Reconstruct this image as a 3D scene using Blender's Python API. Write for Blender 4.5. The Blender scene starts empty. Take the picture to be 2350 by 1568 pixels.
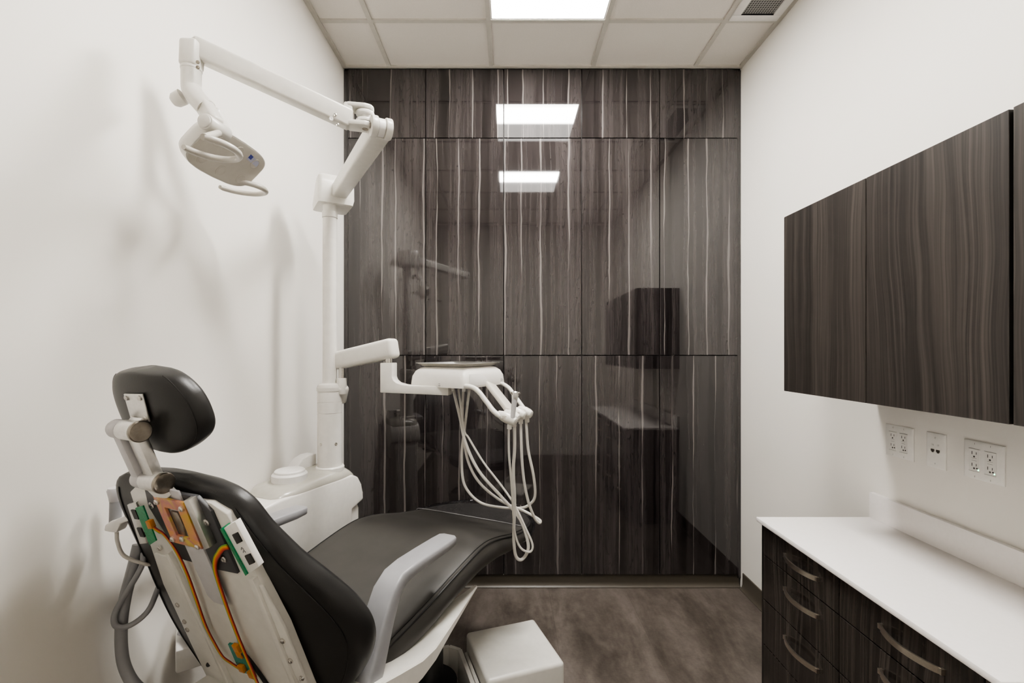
import bpy, bmesh, math, random
from mathutils import Vector, Matrix, Quaternion
random.seed(7)
scene = bpy.context.scene
col = scene.collection
PI = math.pi

# ------------------------------------------------------------------ helpers
def Vc(*a):
    return Vector(a)

F, PX, PY, EYE = 1070.0, 1166.0, 803.0, 1.43      # focal length in pixels of the photo, principal point, eye height
def at(px, py, Y):
    """the point of the room that the photo shows at (px, py), Y metres into the room"""
    return Vector(((px - PX) / F * Y, Y, EYE - (py - PY) / F * Y))

class MB:
    """collects shapes into one mesh"""
    def __init__(self):
        self.bm = bmesh.new()
    def _take(self, t, mi=0):
        for f in t.faces:
            f.material_index = mi
        me = bpy.data.meshes.new('tmp')
        t.to_mesh(me)
        t.free()
        self.bm.from_mesh(me)
        bpy.data.meshes.remove(me)
        return self
    def box(self, c, s, rot=None, bev=0.0, seg=2, mi=0):
        t = bmesh.new()
        bmesh.ops.create_cube(t, size=1.0)
        for v in t.verts:
            v.co = Vector((v.co.x * s[0], v.co.y * s[1], v.co.z * s[2]))
        if bev > 0:
            bmesh.ops.bevel(t, geom=t.edges[:], offset=bev, segments=seg, profile=0.5, affect='EDGES')
        m = Matrix.Translation(Vector(c))
        if rot is not None:
            m = m @ rot.to_4x4()
        bmesh.ops.transform(t, matrix=m, verts=t.verts)
        return self._take(t, mi)
    def bar(self, a, b, w, h, up=Vector((0, 0, 1)), bev=0.0, seg=2, w2=None, h2=None, mi=0):
        """box from a to b, w across, h along up"""
        a = Vector(a); b = Vector(b)
        d = (b - a).normalized()
        x = d.cross(up).normalized()
        z = x.cross(d).normalized()
        w2 = w if w2 is None else w2; h2 = h if h2 is None else h2
        t = bmesh.new()
        vs = []
        for p, ww, hh in ((a, w, h), (b, w2, h2)):
            for sx, sz in ((-1, -1), (1, -1), (1, 1), (-1, 1)):
                vs.append(t.verts.new(p + x * sx * ww / 2 + z * sz * hh / 2))
        for q in ((0, 1, 2, 3), (7, 6, 5, 4), (0, 4, 5, 1), (1, 5, 6, 2), (2, 6, 7, 3), (3, 7, 4, 0)):
            t.faces.new([vs[i] for i in q])
        bmesh.ops.recalc_face_normals(t, faces=t.faces[:])
        if bev > 0:
            bmesh.ops.bevel(t, geom=t.edges[:], offset=bev, segments=seg, profile=0.5, affect='EDGES')
        return self._take(t, mi)
    def prism(self, pts, d, bev=0.0, seg=2, mi=0):
        """flat polygon pts (3d) pushed along the vector d"""
        t = bmesh.new()
        n = len(pts)
        a = [t.verts.new(Vector(p)) for p in pts]
        b = [t.verts.new(Vector(p) + Vector(d)) for p in pts]
        t.faces.new(a); t.faces.new(b[::-1])
        for i in range(n):
            t.faces.new((a[i], b[i], b[(i + 1) % n], a[(i + 1) % n]))
        bmesh.ops.recalc_face_normals(t, faces=t.faces[:])
        if bev > 0:
            bmesh.ops.bevel(t, geom=t.edges[:], offset=bev, segments=seg, profile=0.5, affect='EDGES')
        return self._take(t, mi)
    def loft(self, loops, cap=True, mi=0):
        t = bmesh.new()
        rings = [[t.verts.new(Vector(p)) for p in lp] for lp in loops]
        n = len(rings[0])
        for r0, r1 in zip(rings, rings[1:]):
            for i in range(n):
                t.faces.new((r0[i], r0[(i + 1) % n], r1[(i + 1) % n], r1[i]))
        if cap:
            t.faces.new(rings[0][::-1]); t.faces.new(rings[-1])
        bmesh.ops.recalc_face_normals(t, faces=t.faces[:])
        return self._take(t, mi)
    def tube(self, pts, r, seg=10, mi=0, smooth=6, flat=1.0):
        pts = [Vector(p) for p in pts]
        if smooth:
            pts = spline(pts, smooth)
        n = len(pts)
        rr = r if callable(r) else (lambda s: r)
        loops = []
        nrm = None
        for i, p in enumerate(pts):
            d = (pts[min(i + 1, n - 1)] - pts[max(i - 1, 0)]).normalized()
            if nrm is None:
                nrm = d.orthogonal().normalized()
            nrm = (nrm - d * nrm.dot(d)).normalized()
            bn = d.cross(nrm)
            q = rr(i / (n - 1))
            loops.append([p + (nrm * math.cos(2 * PI * k / seg) + bn * math.sin(2 * PI * k / seg) * flat) * q for k in range(seg)])
        return self.loft(loops, True, mi)
    def cyl(self, a, b, r, r2=None, seg=24, bev=0.0, mi=0):
        a = Vector(a); b = Vector(b)
        r2 = r if r2 is None else r2
        d = (b - a).normalized()
        L = (b - a).length
        if bev > 0:
            prof = [(0, r - bev), (bev * .3, r - bev * .3), (bev, r), (L - bev, r2), (L - bev * .3, r2 - bev * .3), (L, r2 - bev)]
        else:
            prof = [(0, r), (L, r2)]
        return self.lathe(prof, a, d, seg, mi)
    def lathe(self, prof, o, axis=Vector((0, 0, 1)), seg=32, mi=0):
        """prof: (height, radius) pairs along axis"""
        o = Vector(o); d = Vector(axis).normalized()
        x = d.orthogonal().normalized(); y = d.cross(x)
        loops = [[o + d * h + (x * math.cos(2 * PI * k / seg) + y * math.sin(2 * PI * k / seg)) * max(r, 1e-4) for k in range(seg)] for h, r in prof]
        return self.loft(loops, True, mi)
    def clip(self, p, n):
        """cuts away what lies beyond the plane through p with outward normal n"""
        g = self.bm.verts[:] + self.bm.edges[:] + self.bm.faces[:]
        res = bmesh.ops.bisect_plane(self.bm, geom=g, plane_co=Vector(p), plane_no=Vector(n), clear_outer=True)
        ed = [e for e in res['geom_cut'] if isinstance(e, bmesh.types.BMEdge)]
        if ed:
            bmesh.ops.holes_fill(self.bm, edges=ed)
        return self
    def build(self, name, mats, parent=None, angle=35, origin=None):
        me = bpy.data.meshes.new(name)
        bmesh.ops.remove_doubles(self.bm, verts=self.bm.verts[:], dist=1e-6)
        if parent is not None:
            off = ORIGIN[parent.name]
        elif origin is not None:
            off = Vector(origin)
        else:
            xs = [v.co for v in self.bm.verts]
            off = Vector(((min(v.x for v in xs) + max(v.x for v in xs)) / 2, (min(v.y for v in xs) + max(v.y for v in xs)) / 2, min(v.z for v in xs)))
        for v in self.bm.verts:
            v.co -= off
        for f in self.bm.faces:
            f.smooth = True
        self.bm.to_mesh(me)
        self.bm.free()
        me.set_sharp_from_angle(angle=math.radians(angle))
        if not isinstance(mats, (list, tuple)):
            mats = [mats]
        for m in mats:
            me.materials.append(m)
        o = bpy.data.objects.new(name, me)
        col.objects.link(o)
        if parent is not None:
            o.parent = parent
            ORIGIN[o.name] = off
        else:
            o.location = off
            ORIGIN[o.name] = off
        return o
ORIGIN = {}

def spline(pts, k=6):
    out = []
    n = len(pts)
    for i in range(n - 1):
        p0 = pts[i - 1] if i > 0 else pts[0] * 2 - pts[1]
        p1, p2 = pts[i], pts[i + 1]
        p3 = pts[i + 2] if i + 2 < n else pts[-1] * 2 - pts[-2]
        for j in range(k):
            t = j / k
            out.append(0.5 * ((2 * p1) + (p2 - p0) * t + (2 * p0 - 5 * p1 + 4 * p2 - p3) * t * t + (3 * p1 - p0 - 3 * p2 + p3) * t ** 3))
    out.append(pts[-1])
    return out

def interp(tab, x):
    """smooth (cosine-free, Catmull-Rom) lookup in a table of (x, y)"""
    if x <= tab[0][0]: return tab[0][1]
    if x >= tab[-1][0]: return tab[-1][1]
    for i in range(len(tab) - 1):
        if tab[i][0] <= x <= tab[i + 1][0]:
            x0, y0 = tab[i]; x1, y1 = tab[i + 1]
            ma = (y1 - y0) / (x1 - x0)
            m0 = ma if i == 0 else (y1 - tab[i - 1][1]) / (x1 - tab[i - 1][0])
            m1 = ma if i + 2 >= len(tab) else (tab[i + 2][1] - y0) / (tab[i + 2][0] - x0)
            h = x1 - x0; t = (x - x0) / h
            return (2*t**3 - 3*t**2 + 1) * y0 + (t**3 - 2*t**2 + t) * h * m0 + (-2*t**3 + 3*t**2) * y1 + (t**3 - t**2) * h * m1

def tag(o, label=None, cat=None, group=None, kind=None):
    if label: o['label'] = label
    if cat: o['category'] = cat
    if group: o['group'] = group
    if kind: o['kind'] = kind
    return o

def thing(name, loc, label, cat, group=None):
    o = bpy.data.objects.new(name, None)
    col.objects.link(o)
    o.location = loc
    o.empty_display_size = 0.1
    ORIGIN[o.name] = Vector(loc)
    return tag(o, label, cat, group)

# ------------------------------------------------------------------ materials
def new_mat(name):
    m = bpy.data.materials.new(name)
    m.use_nodes = True
    nt = m.node_tree
    b = nt.nodes['Principled BSDF']
    return m, nt, b
def nd(nt, typ, **kw):
    n = nt.nodes.new(typ)
    for k, v in kw.items():
        setattr(n, k, v)
    return n
def math_n(nt, op, a, b=None, c=None, clamp=False):
    n = nd(nt, 'ShaderNodeMath', operation=op)
    n.use_clamp = clamp
    for i, x in enumerate((a, b, c)):
        if x is None: continue
        if isinstance(x, (int, float)): n.inputs[i].default_value = x
        else: nt.links.new(x, n.inputs[i])
    return n.outputs[0]
def mix_c(nt, fac, a, b, mode='MIX'):
    n = nd(nt, 'ShaderNodeMix', data_type='RGBA', blend_type=mode)
    for i, x in ((0, fac), (6, a), (7, b)):
        if isinstance(x, (int, float)): n.inputs[i].default_value = x
        elif isinstance(x, tuple): n.inputs[i].default_value = (x[0], x[1], x[2], 1)
        else: nt.links.new(x, n.inputs[i])
    return n.outputs[2]
def noise(nt, vec, scale, detail=3.0, rough=0.55, dim='3D', dist=0.0):
    n = nd(nt, 'ShaderNodeTexNoise', noise_dimensions=dim)
    n.inputs['Scale'].default_value = scale
    n.inputs['Detail'].default_value = detail
    n.inputs['Roughness'].default_value = rough
    n.inputs['Distortion'].default_value = dist
    if vec is not None:
        nt.links.new(vec, n.inputs['Vector'])
    return n.outputs['Fac']
def ramp(nt, fac, stops):
    n = nd(nt, 'ShaderNodeValToRGB')
    e = n.color_ramp.elements
    while len(e) < len(stops): e.new(0.5)
    for i, (p, c) in enumerate(stops):
        e[i].position = p
        e[i].color = (c[0], c[1], c[2], 1) if isinstance(c, tuple) else (c, c, c, 1)
    nt.links.new(fac, n.inputs[0])
    return n.outputs[0]
def geo_pos(nt):
    return nd(nt, 'ShaderNodeNewGeometry').outputs['Position']
def mapping(nt, vec, scale=(1, 1, 1), loc=(0, 0, 0)):
    n = nd(nt, 'ShaderNodeMapping')
    n.inputs['Scale'].default_value = scale
    n.inputs['Location'].default_value = loc
    nt.links.new(vec, n.inputs['Vector'])
    return n.outputs[0]
def bump(nt, b, h, strength=0.1, dist=0.002):
    n = nd(nt, 'ShaderNodeBump')
    n.inputs['Strength'].default_value = strength
    n.inputs['Distance'].default_value = dist
    nt.links.new(h, n.inputs['Height'])
    nt.links.new(n.outputs[0], b.inputs['Normal'])

def plain(name, c, rough=0.4, metal=0.0, var=0.03, vscale=40.0, spec=0.5, coat=0.0, bmp=0.0):
    """one colour with a faint procedural variation"""
    m, nt, b = new_mat(name)
    tc = nd(nt, 'ShaderNodeTexCoord').outputs['Object']
    f = noise(nt, tc, vscale)
    lo = tuple(x * (1 - var) for x in c); hi = tuple(min(1, x * (1 + var)) for x in c)
    nt.links.new(ramp(nt, f, [(0.3, lo), (0.7, hi)]), b.inputs['Base Color'])
    b.inputs['Roughness'].default_value = rough
    b.inputs['Metallic'].default_value = metal
    b.inputs['Specular IOR Level'].default_value = spec
    b.inputs['Coat Weight'].default_value = coat
    if bmp > 0:
        bump(nt, b, f, bmp, 0.0006)
    return m

M = {}
M['white'] = plain('white_enamel', (0.645, 0.628, 0.585), 0.28)
M['bright'] = plain('bright_white_enamel', (0.72, 0.70, 0.66), 0.26)
M['white_plastic'] = plain('white_plastic', (0.76, 0.745, 0.72), 0.35)
M['cream'] = plain('cream_plastic', (0.56, 0.53, 0.475), 0.25)
M['cover'] = plain('grey_cream_plastic', (0.43, 0.415, 0.365), 0.2)
M['grey_arm'] = plain('grey_urethane', (0.28, 0.28, 0.292), 0.34)
M['pale_grey'] = plain('pale_grey_paint', (0.5, 0.49, 0.5), 0.4)
M['grey_hose'] = plain('grey_hose', (0.27, 0.27, 0.28), 0.45)
M['pale_hose'] = plain('pale_hose', (0.56, 0.54, 0.50), 0.42)
M['ring'] = plain('warm_grey_plastic', (0.50, 0.475, 0.43), 0.3)
M['steel'] = plain('brushed_steel', (0.62, 0.60, 0.57), 0.25, 1.0, 0.08, 160)
M['dark_steel'] = plain('dark_steel', (0.33, 0.30, 0.26), 0.28, 1.0, 0.1, 120)
M['nickel'] = plain('satin_nickel', (0.60, 0.55, 0.48), 0.3, 1.0, 0.06, 200)
M['alu'] = plain('aluminium', (0.72, 0.71, 0.69), 0.32, 1.0, 0.05, 100)
M['tray'] = plain('polished_tray_steel', (0.80, 0.78, 0.75), 0.3, 1.0, 0.04, 90)
M['black'] = plain('black_plastic', (0.012, 0.012, 0.012), 0.4)
M['dark_plate'] = plain('dark_painted_plate', (0.055, 0.055, 0.06), 0.45)
M['pcb'] = plain('green_circuit_board', (0.01, 0.22, 0.09), 0.35, 0, 0.35, 260)
M['pcb_teal'] = plain('teal_circuit_board', (0.03, 0.22, 0.17), 0.4, 0, 0.3, 260)
M['orange'] = plain('orange_connector', (0.50, 0.20, 0.03), 0.45)
M['kick'] = plain('dark_toe_kick', (0.035, 0.028, 0.022), 0.35)
M['base'] = plain('brown_vinyl_base', (0.075, 0.064, 0.050), 0.38)
M['grid'] = plain('ceiling_grid_paint', (0.54, 0.52, 0.475), 0.5)
M['counter'] = plain('white_solid_surface', (0.85, 0.82, 0.80), 0.3, 0, 0.015, 90)
M['plate'] = plain('wall_plate_plastic', (0.80, 0.785, 0.75), 0.3)
M['receptacle'] = plain('receptacle_plastic', (0.76, 0.745, 0.71), 0.3)
M['slot'] = plain('dark_slot', (0.03, 0.028, 0.022), 0.6)
M['carcass'] = plain('dark_carcass', (0.012, 0.010, 0.009), 0.5)
M['ink'] = plain('dark_printing', (0.22, 0.22, 0.22), 0.6)
M['blue'] = plain('blue_printing', (0.05, 0.07, 0.35), 0.5)
M['labelgrey'] = plain('pale_blue_label', (0.45, 0.46, 0.58), 0.5)

def wall_mat():
    m, nt, b = new_mat('painted_drywall')
    p = geo_pos(nt)
    f = noise(nt, p, 2.0, 2)
    nt.links.new(ramp(nt, f, [(0.3, (0.785, 0.758, 0.712)), (0.7, (0.805, 0.778, 0.732))]), b.inputs['Base Color'])
    b.inputs['Roughness'].default_value = 0.6
    bump(nt, b, noise(nt, p, 180, 2), 0.06, 0.001)
    return m
M['wall'] = wall_mat()

def ceil_mat():
    m, nt, b = new_mat('ceiling_tile')
    p = geo_pos(nt)
    f = noise(nt, p, 260, 3)
    nt.links.new(ramp(nt, f, [(0.3, (0.69, 0.655, 0.61)), (0.7, (0.74, 0.705, 0.66))]), b.inputs['Base Color'])
    b.inputs['Roughness'].default_value = 0.9
    return m
M['ceiling'] = ceil_mat()

def leather(name, c, rough=0.36):
    m, nt, b = new_mat(name)
    tc = nd(nt, 'ShaderNodeTexCoord').outputs['Object']
    f = noise(nt, tc, 9, 3)
    nt.links.new(ramp(nt, f, [(0.3, tuple(x * 0.85 for x in c)), (0.7, tuple(x * 1.12 for x in c))]), b.inputs['Base Color'])
    b.inputs['Roughness'].default_value = rough
    v = nd(nt, 'ShaderNodeTexVoronoi')
    v.inputs['Scale'].default_value = 420
    nt.links.new(tc, v.inputs['Vector'])
    bump(nt, b, v.outputs['Distance'], 0.12, 0.0006)
    return m
M['leather'] = leather('black_upholstery', (0.042, 0.039, 0.035), 0.5)
M['leather_back'] = leather('black_upholstery_back', (0.017, 0.0165, 0.016), 0.40)
M['seam'] = leather('black_seam', (0.009, 0.0085, 0.008), 0.5)

def panel_mat():
    """glossy grey-brown laminate with pale sap streaks running up it"""
    m, nt, b = new_mat('glossy_streaked_laminate')
    p = geo_pos(nt)
    rnd = nd(nt, 'ShaderNodeObjectInfo').outputs['Random']
    sx = nd(nt, 'ShaderNodeSeparateXYZ'); nt.links.new(p, sx.inputs[0])
    x, z = sx.outputs[0], sx.outputs[2]
    off = math_n(nt, 'MULTIPLY', rnd, 37.0)
    # vector with slow z, used for the wavy drift of all lines
    def vec(kx, kz):
        c = nd(nt, 'ShaderNodeCombineXYZ')
        nt.links.new(math_n(nt, 'MULTIPLY', x, kx), c.inputs[0])
        nt.links.new(off, c.inputs[1])
        nt.links.new(math_n(nt, 'MULTIPLY', z, kz), c.inputs[2])
        return c.outputs[0]
    drift = noise(nt, vec(5, 2.2), 1.0, 3)
    xd = math_n(nt, 'ADD', x, math_n(nt, 'MULTIPLY', math_n(nt, 'SUBTRACT', drift, 0.5), 0.030))
    def vecd(kx, kz, o2=0.0):
        c = nd(nt, 'ShaderNodeCombineXYZ')
        nt.links.new(math_n(nt, 'MULTIPLY', xd, kx), c.inputs[0])
        nt.links.new(math_n(nt, 'ADD', off, o2), c.inputs[1])
        nt.links.new(math_n(nt, 'MULTIPLY', z, kz), c.inputs[2])
        return c.outputs[0]
    broad = noise(nt, vecd(12, 0.22), 1.0, 3, 0.65)
    mid = noise(nt, vecd(70, 0.9, 3), 1.0, 3, 0.6)
    fine = noise(nt, vecd(260, 3.5, 9), 1.0, 3, 0.6)
    g = math_n(nt, 'ADD', math_n(nt, 'MULTIPLY', broad, 0.62), math_n(nt, 'ADD', math_n(nt, 'MULTIPLY', mid, 0.22), math_n(nt, 'MULTIPLY', fine, 0.20)))
    base = ramp(nt, g, [(0.37, (0.0055, 0.0044, 0.0046)), (0.48, (0.022, 0.0182, 0.0186)), (0.58, (0.042, 0.0362, 0.0362)), (0.70, (0.060, 0.0525, 0.052))])
    # cathedral lines: thin dark contour lines
    cl = noise(nt, vecd(20, 1.6, 5), 1.0, 2, 0.5)
    ln = math_n(nt, 'ABSOLUTE', math_n(nt, 'SUBTRACT', math_n(nt, 'FRACT', math_n(nt, 'MULTIPLY', cl, 13)), 0.5))
    ln = ramp(nt, ln, [(0.0, 0.66), (0.12, 1.0)])
    base = mix_c(nt, 1.0, base, ln, 'MULTIPLY')
    # pale streaks
    sp = 0.128
    xs = math_n(nt, 'ADD', math_n(nt, 'DIVIDE', xd, sp), math_n(nt, 'MULTIPLY', rnd, 7.3))
    cell = math_n(nt, 'FLOOR', xs)
    wn = nd(nt, 'ShaderNodeTexWhiteNoise', noise_dimensions='2D')
    cw = nd(nt, 'ShaderNodeCombineXYZ'); nt.links.new(cell, cw.inputs[0]); nt.links.new(off, cw.inputs[1])
    nt.links.new(cw.outputs[0], wn.inputs['Vector'])
    jit = math_n(nt, 'ADD', math_n(nt, 'MULTIPLY', wn.outputs['Value'], 0.5), 0.25)
    dist = math_n(nt, 'ABSOLUTE', math_n(nt, 'SUBTRACT', math_n(nt, 'FRACT', xs), jit))
    c2 = nd(nt, 'ShaderNodeCombineXYZ')
    nt.links.new(math_n(nt, 'MULTIPLY', cell, 5.7), c2.inputs[0]); nt.links.new(off, c2.inputs[1])
    nt.links.new(math_n(nt, 'MULTIPLY', z, 1.5), c2.inputs[2])
    wid = ramp(nt, noise(nt, c2.outputs[0], 1.0, 2), [(0.34, 0.004), (0.48, 0.022), (0.70, 0.062)])
    st = math_n(nt, 'SUBTRACT', 1.0, math_n(nt, 'DIVIDE', dist, wid), clamp=True)
    st = ramp(nt, st, [(0.0, 0.0), (0.45, 1.0)])
    st = math_n(nt, 'MULTIPLY', st, ramp(nt, wid, [(0.004, 0.0), (0.024, 0.85)]))
    colr = mix_c(nt, st, base, (0.165, 0.149, 0.144))
    nt.links.new(colr, b.inputs['Base Color'])
    b.inputs['Roughness'].default_value = 0.035
    b.inputs['IOR'].default_value = 1.78
    return m
M['panel'] = panel_mat()

def cab_mat(name, axis, tint, rough):
    """dark walnut laminate, fine vertical grain; axis = world axis along the cabinet front"""
    m, nt, b = new_mat(name)
    p = geo_pos(nt)
    sx = nd(nt, 'ShaderNodeSeparateXYZ'); nt.links.new(p, sx.inputs[0])
    a, z = sx.outputs[axis], sx.outputs[2]
    def vec(src, kx, kz, o):
        c = nd(nt, 'ShaderNodeCombineXYZ')
        nt.links.new(math_n(nt, 'MULTIPLY', src, kx), c.inputs[0])
        c.inputs[1].default_value = o
        nt.links.new(math_n(nt, 'MULTIPLY', z, kz), c.inputs[2])
        return c.outputs[0]
    dr = noise(nt, vec(a, 4.0, 1.3, 1), 1.0, 2)
    ad = math_n(nt, 'ADD', a, math_n(nt, 'MULTIPLY', math_n(nt, 'SUBTRACT', dr, 0.5), 0.09))
    broad = noise(nt, vec(ad, 22, 0.3, 2), 1.0, 2)
    fine = noise(nt, vec(ad, 120, 0.7, 5), 1.0, 3, 0.65)
    vf = noise(nt, vec(ad, 420, 2.5, 8), 1.0, 2, 0.6)
    g = math_n(nt, 'ADD', math_n(nt, 'MULTIPLY', broad, 0.35), math_n(nt, 'ADD', math_n(nt, 'MULTIPLY', fine, 0.5), math_n(nt, 'MULTIPLY', vf, 0.2)))
    t = tint
    base = ramp(nt, g, [(0.38, (0.0098 * t, 0.0083 * t, 0.0074 * t)), (0.52, (0.029 * t, 0.0245 * t, 0.0217 * t)), (0.66, (0.066 * t, 0.0565 * t, 0.050 * t))])
    nt.links.new(base, b.inputs['Base Color'])
    b.inputs['Roughness'].default_value = rough
    return m
M['cab'] = cab_mat('walnut_laminate', 1, 1.0, 0.38)
M['drawer'] = cab_mat('dark_walnut_laminate', 1, 0.95, 0.16)
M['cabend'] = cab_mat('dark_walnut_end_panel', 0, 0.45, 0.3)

def floor_mat():
    m, nt, b = new_mat('stone_look_vinyl_tile')
    p = geo_pos(nt)
    br = nd(nt, 'ShaderNodeTexBrick')
    br.offset = 0.5
    mp = nd(nt, 'ShaderNodeMapping')
    mp.inputs['Rotation'].default_value = (0, 0, PI / 2)
    mp.inputs['Location'].default_value = (0.10, 0.215, 0)
    nt.links.new(p, mp.inputs['Vector'])
    nt.links.new(mp.outputs[0], br.inputs['Vector'])
    br.inputs['Scale'].default_value = 1.0
    br.inputs['Mortar Size'].default_value = 0.0012
    br.inputs['Mortar Smooth'].default_value = 0.3
    br.inputs['Brick Width'].default_value = 0.914
    br.inputs['Row Height'].default_value = 0.457
    br.inputs['Color1'].default_value = (0.35, 0.35, 0.35, 1)
    br.inputs['Color2'].default_value = (0.65, 0.65, 0.65, 1)
    br.inputs['Mortar'].default_value = (0.3, 0.3, 0.3, 1)
    n1 = noise(nt, mapping(nt, p, (5.5, 1.6, 1)), 1.0, 4, 0.62, dist=0.6)
    n2 = noise(nt, mapping(nt, p, (26, 14, 1)), 1.0, 5, 0.7)
    n3 = noise(nt, mapping(nt, p, (40, 190, 1)), 1.0, 3, 0.6)
    g = math_n(nt, 'ADD', math_n(nt, 'MULTIPLY', n1, 0.55), math_n(nt, 'ADD', math_n(nt, 'MULTIPLY', n2, 0.32), math_n(nt, 'MULTIPLY', n3, 0.13)))
    gb = math_n(nt, 'ADD', g, math_n(nt, 'MULTIPLY', math_n(nt, 'SUBTRACT', br.outputs['Color'], 0.5), 0.10))
    c = ramp(nt, gb, [(0.36, (0.048, 0.039, 0.032)), (0.47, (0.088, 0.073, 0.062)), (0.56, (0.125, 0.106, 0.092)), (0.68, (0.175, 0.152, 0.135))])
    c = mix_c(nt, math_n(nt, 'MULTIPLY', br.outputs['Fac'], 0.55), c, (0.06, 0.05, 0.04))
    nt.links.new(c, b.inputs['Base Color'])
    b.inputs['Roughness'].default_value = 0.42
    return m
M['floor'] = floor_mat()

def emit_mat(name, split_dir, e_hi, e_lo):
    """prismatic light lens: the half towards the panelled wall shines stronger than the other half"""
    m, nt, b = new_mat(name)
    tc = nd(nt, 'ShaderNodeTexCoord').outputs['Object']
    sx = nd(nt, 'ShaderNodeSeparateXYZ'); nt.links.new(tc, sx.inputs[0])
    f = math_n(nt, 'ADD', math_n(nt, 'MULTIPLY', sx.outputs[1], 26.0), 0.2, clamp=True)
    far = math_n(nt, 'ADD', math_n(nt, 'MULTIPLY', math_n(nt, 'SUBTRACT', 0.292, sx.outputs[1]), 9.0), 0.3, clamp=True)
    st = math_n(nt, 'ADD', math_n(nt, 'MULTIPLY', math_n(nt, 'MULTIPLY', f, far), e_hi - e_lo), e_lo)
    b.inputs['Base Color'].default_value = (0.8, 0.8, 0.8, 1)
    b.inputs['Emission Color'].default_value = (1.0, 0.968, 0.92, 1)
    nt.links.new(st, b.inputs['Emission Strength'])
    return m
M['lens'] = emit_mat('light_lens', 1, 28.0, 1.4)

def led_mat():
    m, nt, b = new_mat('green_indicator')
    b.inputs['Base Color'].default_value = (0.1, 0.8, 0.4, 1)
    b.inputs['Emission Color'].default_value = (0.25, 1.0, 0.55, 1)
    b.inputs['Emission Strength'].default_value = 2.5
    return m
M['led'] = led_mat()

def grille_mat():
    m, nt, b = new_mat('perforated_grille')
    tc = nd(nt, 'ShaderNodeTexCoord').outputs['Object']
    sx = nd(nt, 'ShaderNodeSeparateXYZ'); nt.links.new(tc, sx.inputs[0])
    a = math_n(nt, 'ABSOLUTE', math_n(nt, 'SUBTRACT', math_n(nt, 'FRACT', math_n(nt, 'MULTIPLY', sx.outputs[0], 80)), 0.5))
    c = math_n(nt, 'ABSOLUTE', math_n(nt, 'SUBTRACT', math_n(nt, 'FRACT', math_n(nt, 'MULTIPLY', sx.outputs[1], 80)), 0.5))
    mx = math_n(nt, 'MAXIMUM', a, c)
    nt.links.new(ramp(nt, mx, [(0.32, (0.03, 0.03, 0.028)), (0.40, (0.36, 0.355, 0.34))]), b.inputs['Base Color'])
    b.inputs['Roughness'].default_value = 0.5
    return m
M['grille'] = grille_mat()

def clear_mat():
    m, nt, b = new_mat('clear_vinyl')
    f = noise(nt, nd(nt, 'ShaderNodeTexCoord').outputs['Object'], 14, 3)
    out = nt.nodes['Material Output']
    tr = nd(nt, 'ShaderNodeBsdfTransparent')
    tr.inputs['Color'].default_value = (0.93, 0.93, 0.95, 1)
    gl = nd(nt, 'ShaderNodeBsdfGlossy')
    gl.inputs['Color'].default_value = (0.95, 0.95, 1, 1)
    gl.inputs['Roughness'].default_value = 0.06
    bp = nd(nt, 'ShaderNodeBump'); bp.inputs['Strength'].default_value = 0.6; bp.inputs['Distance'].default_value = 0.02
    nt.links.new(f, bp.inputs['Height']); nt.links.new(bp.outputs[0], gl.inputs['Normal'])
    fr = nd(nt, 'ShaderNodeFresnel'); fr.inputs['IOR'].default_value = 1.75
    mx = nd(nt, 'ShaderNodeMixShader')
    nt.links.new(fr.outputs[0], mx.inputs[0]); nt.links.new(tr.outputs[0], mx.inputs[1]); nt.links.new(gl.outputs[0], mx.inputs[2])
    nt.links.new(mx.outputs[0], out.inputs['Surface'])
    return m
M['clear'] = clear_mat()
M['clear_edge'] = plain('clear_vinyl_edge', (0.30, 0.30, 0.31), 0.2)

def ribbon_mat():
    """flat cable of red, orange, yellow and green strands, told apart across the strip by uv-free object attribute"""
    m, nt, b = new_mat('rainbow_ribbon')
    at_ = nd(nt, 'ShaderNodeAttribute'); at_.attribute_name = 'strand'
    n = ramp(nt, at_.outputs['Fac'], [(0.0, (0.20, 0.012, 0.008)), (0.26, (0.48, 0.030, 0.008)), (0.5, (0.62, 0.20, 0.01)), (0.72, (0.60, 0.42, 0.02)), (0.9, (0.12, 0.30, 0.03))])
    nt.links.new(n, b.inputs['Base Color'])
    b.inputs['Roughness'].default_value = 0.45
    return m
M['ribbon'] = ribbon_mat()

def zinc_mat():
    m, nt, b = new_mat('yellow_zinc_plating')
    f = noise(nt, nd(nt, 'ShaderNodeTexCoord').outputs['Object'], 17, 2, 0.5, dist=0.6)
    nt.links.new(ramp(nt, f, [(0.34, (0.62, 0.40, 0.07)), (0.47, (0.68, 0.33, 0.14)), (0.56, (0.55, 0.24, 0.22)), (0.68, (0.64, 0.48, 0.12))]), b.inputs['Base Color'])
    b.inputs['Metallic'].default_value = 0.25
    b.inputs['Roughness'].default_value = 0.38
    return m
M['zinc'] = zinc_mat()

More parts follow.
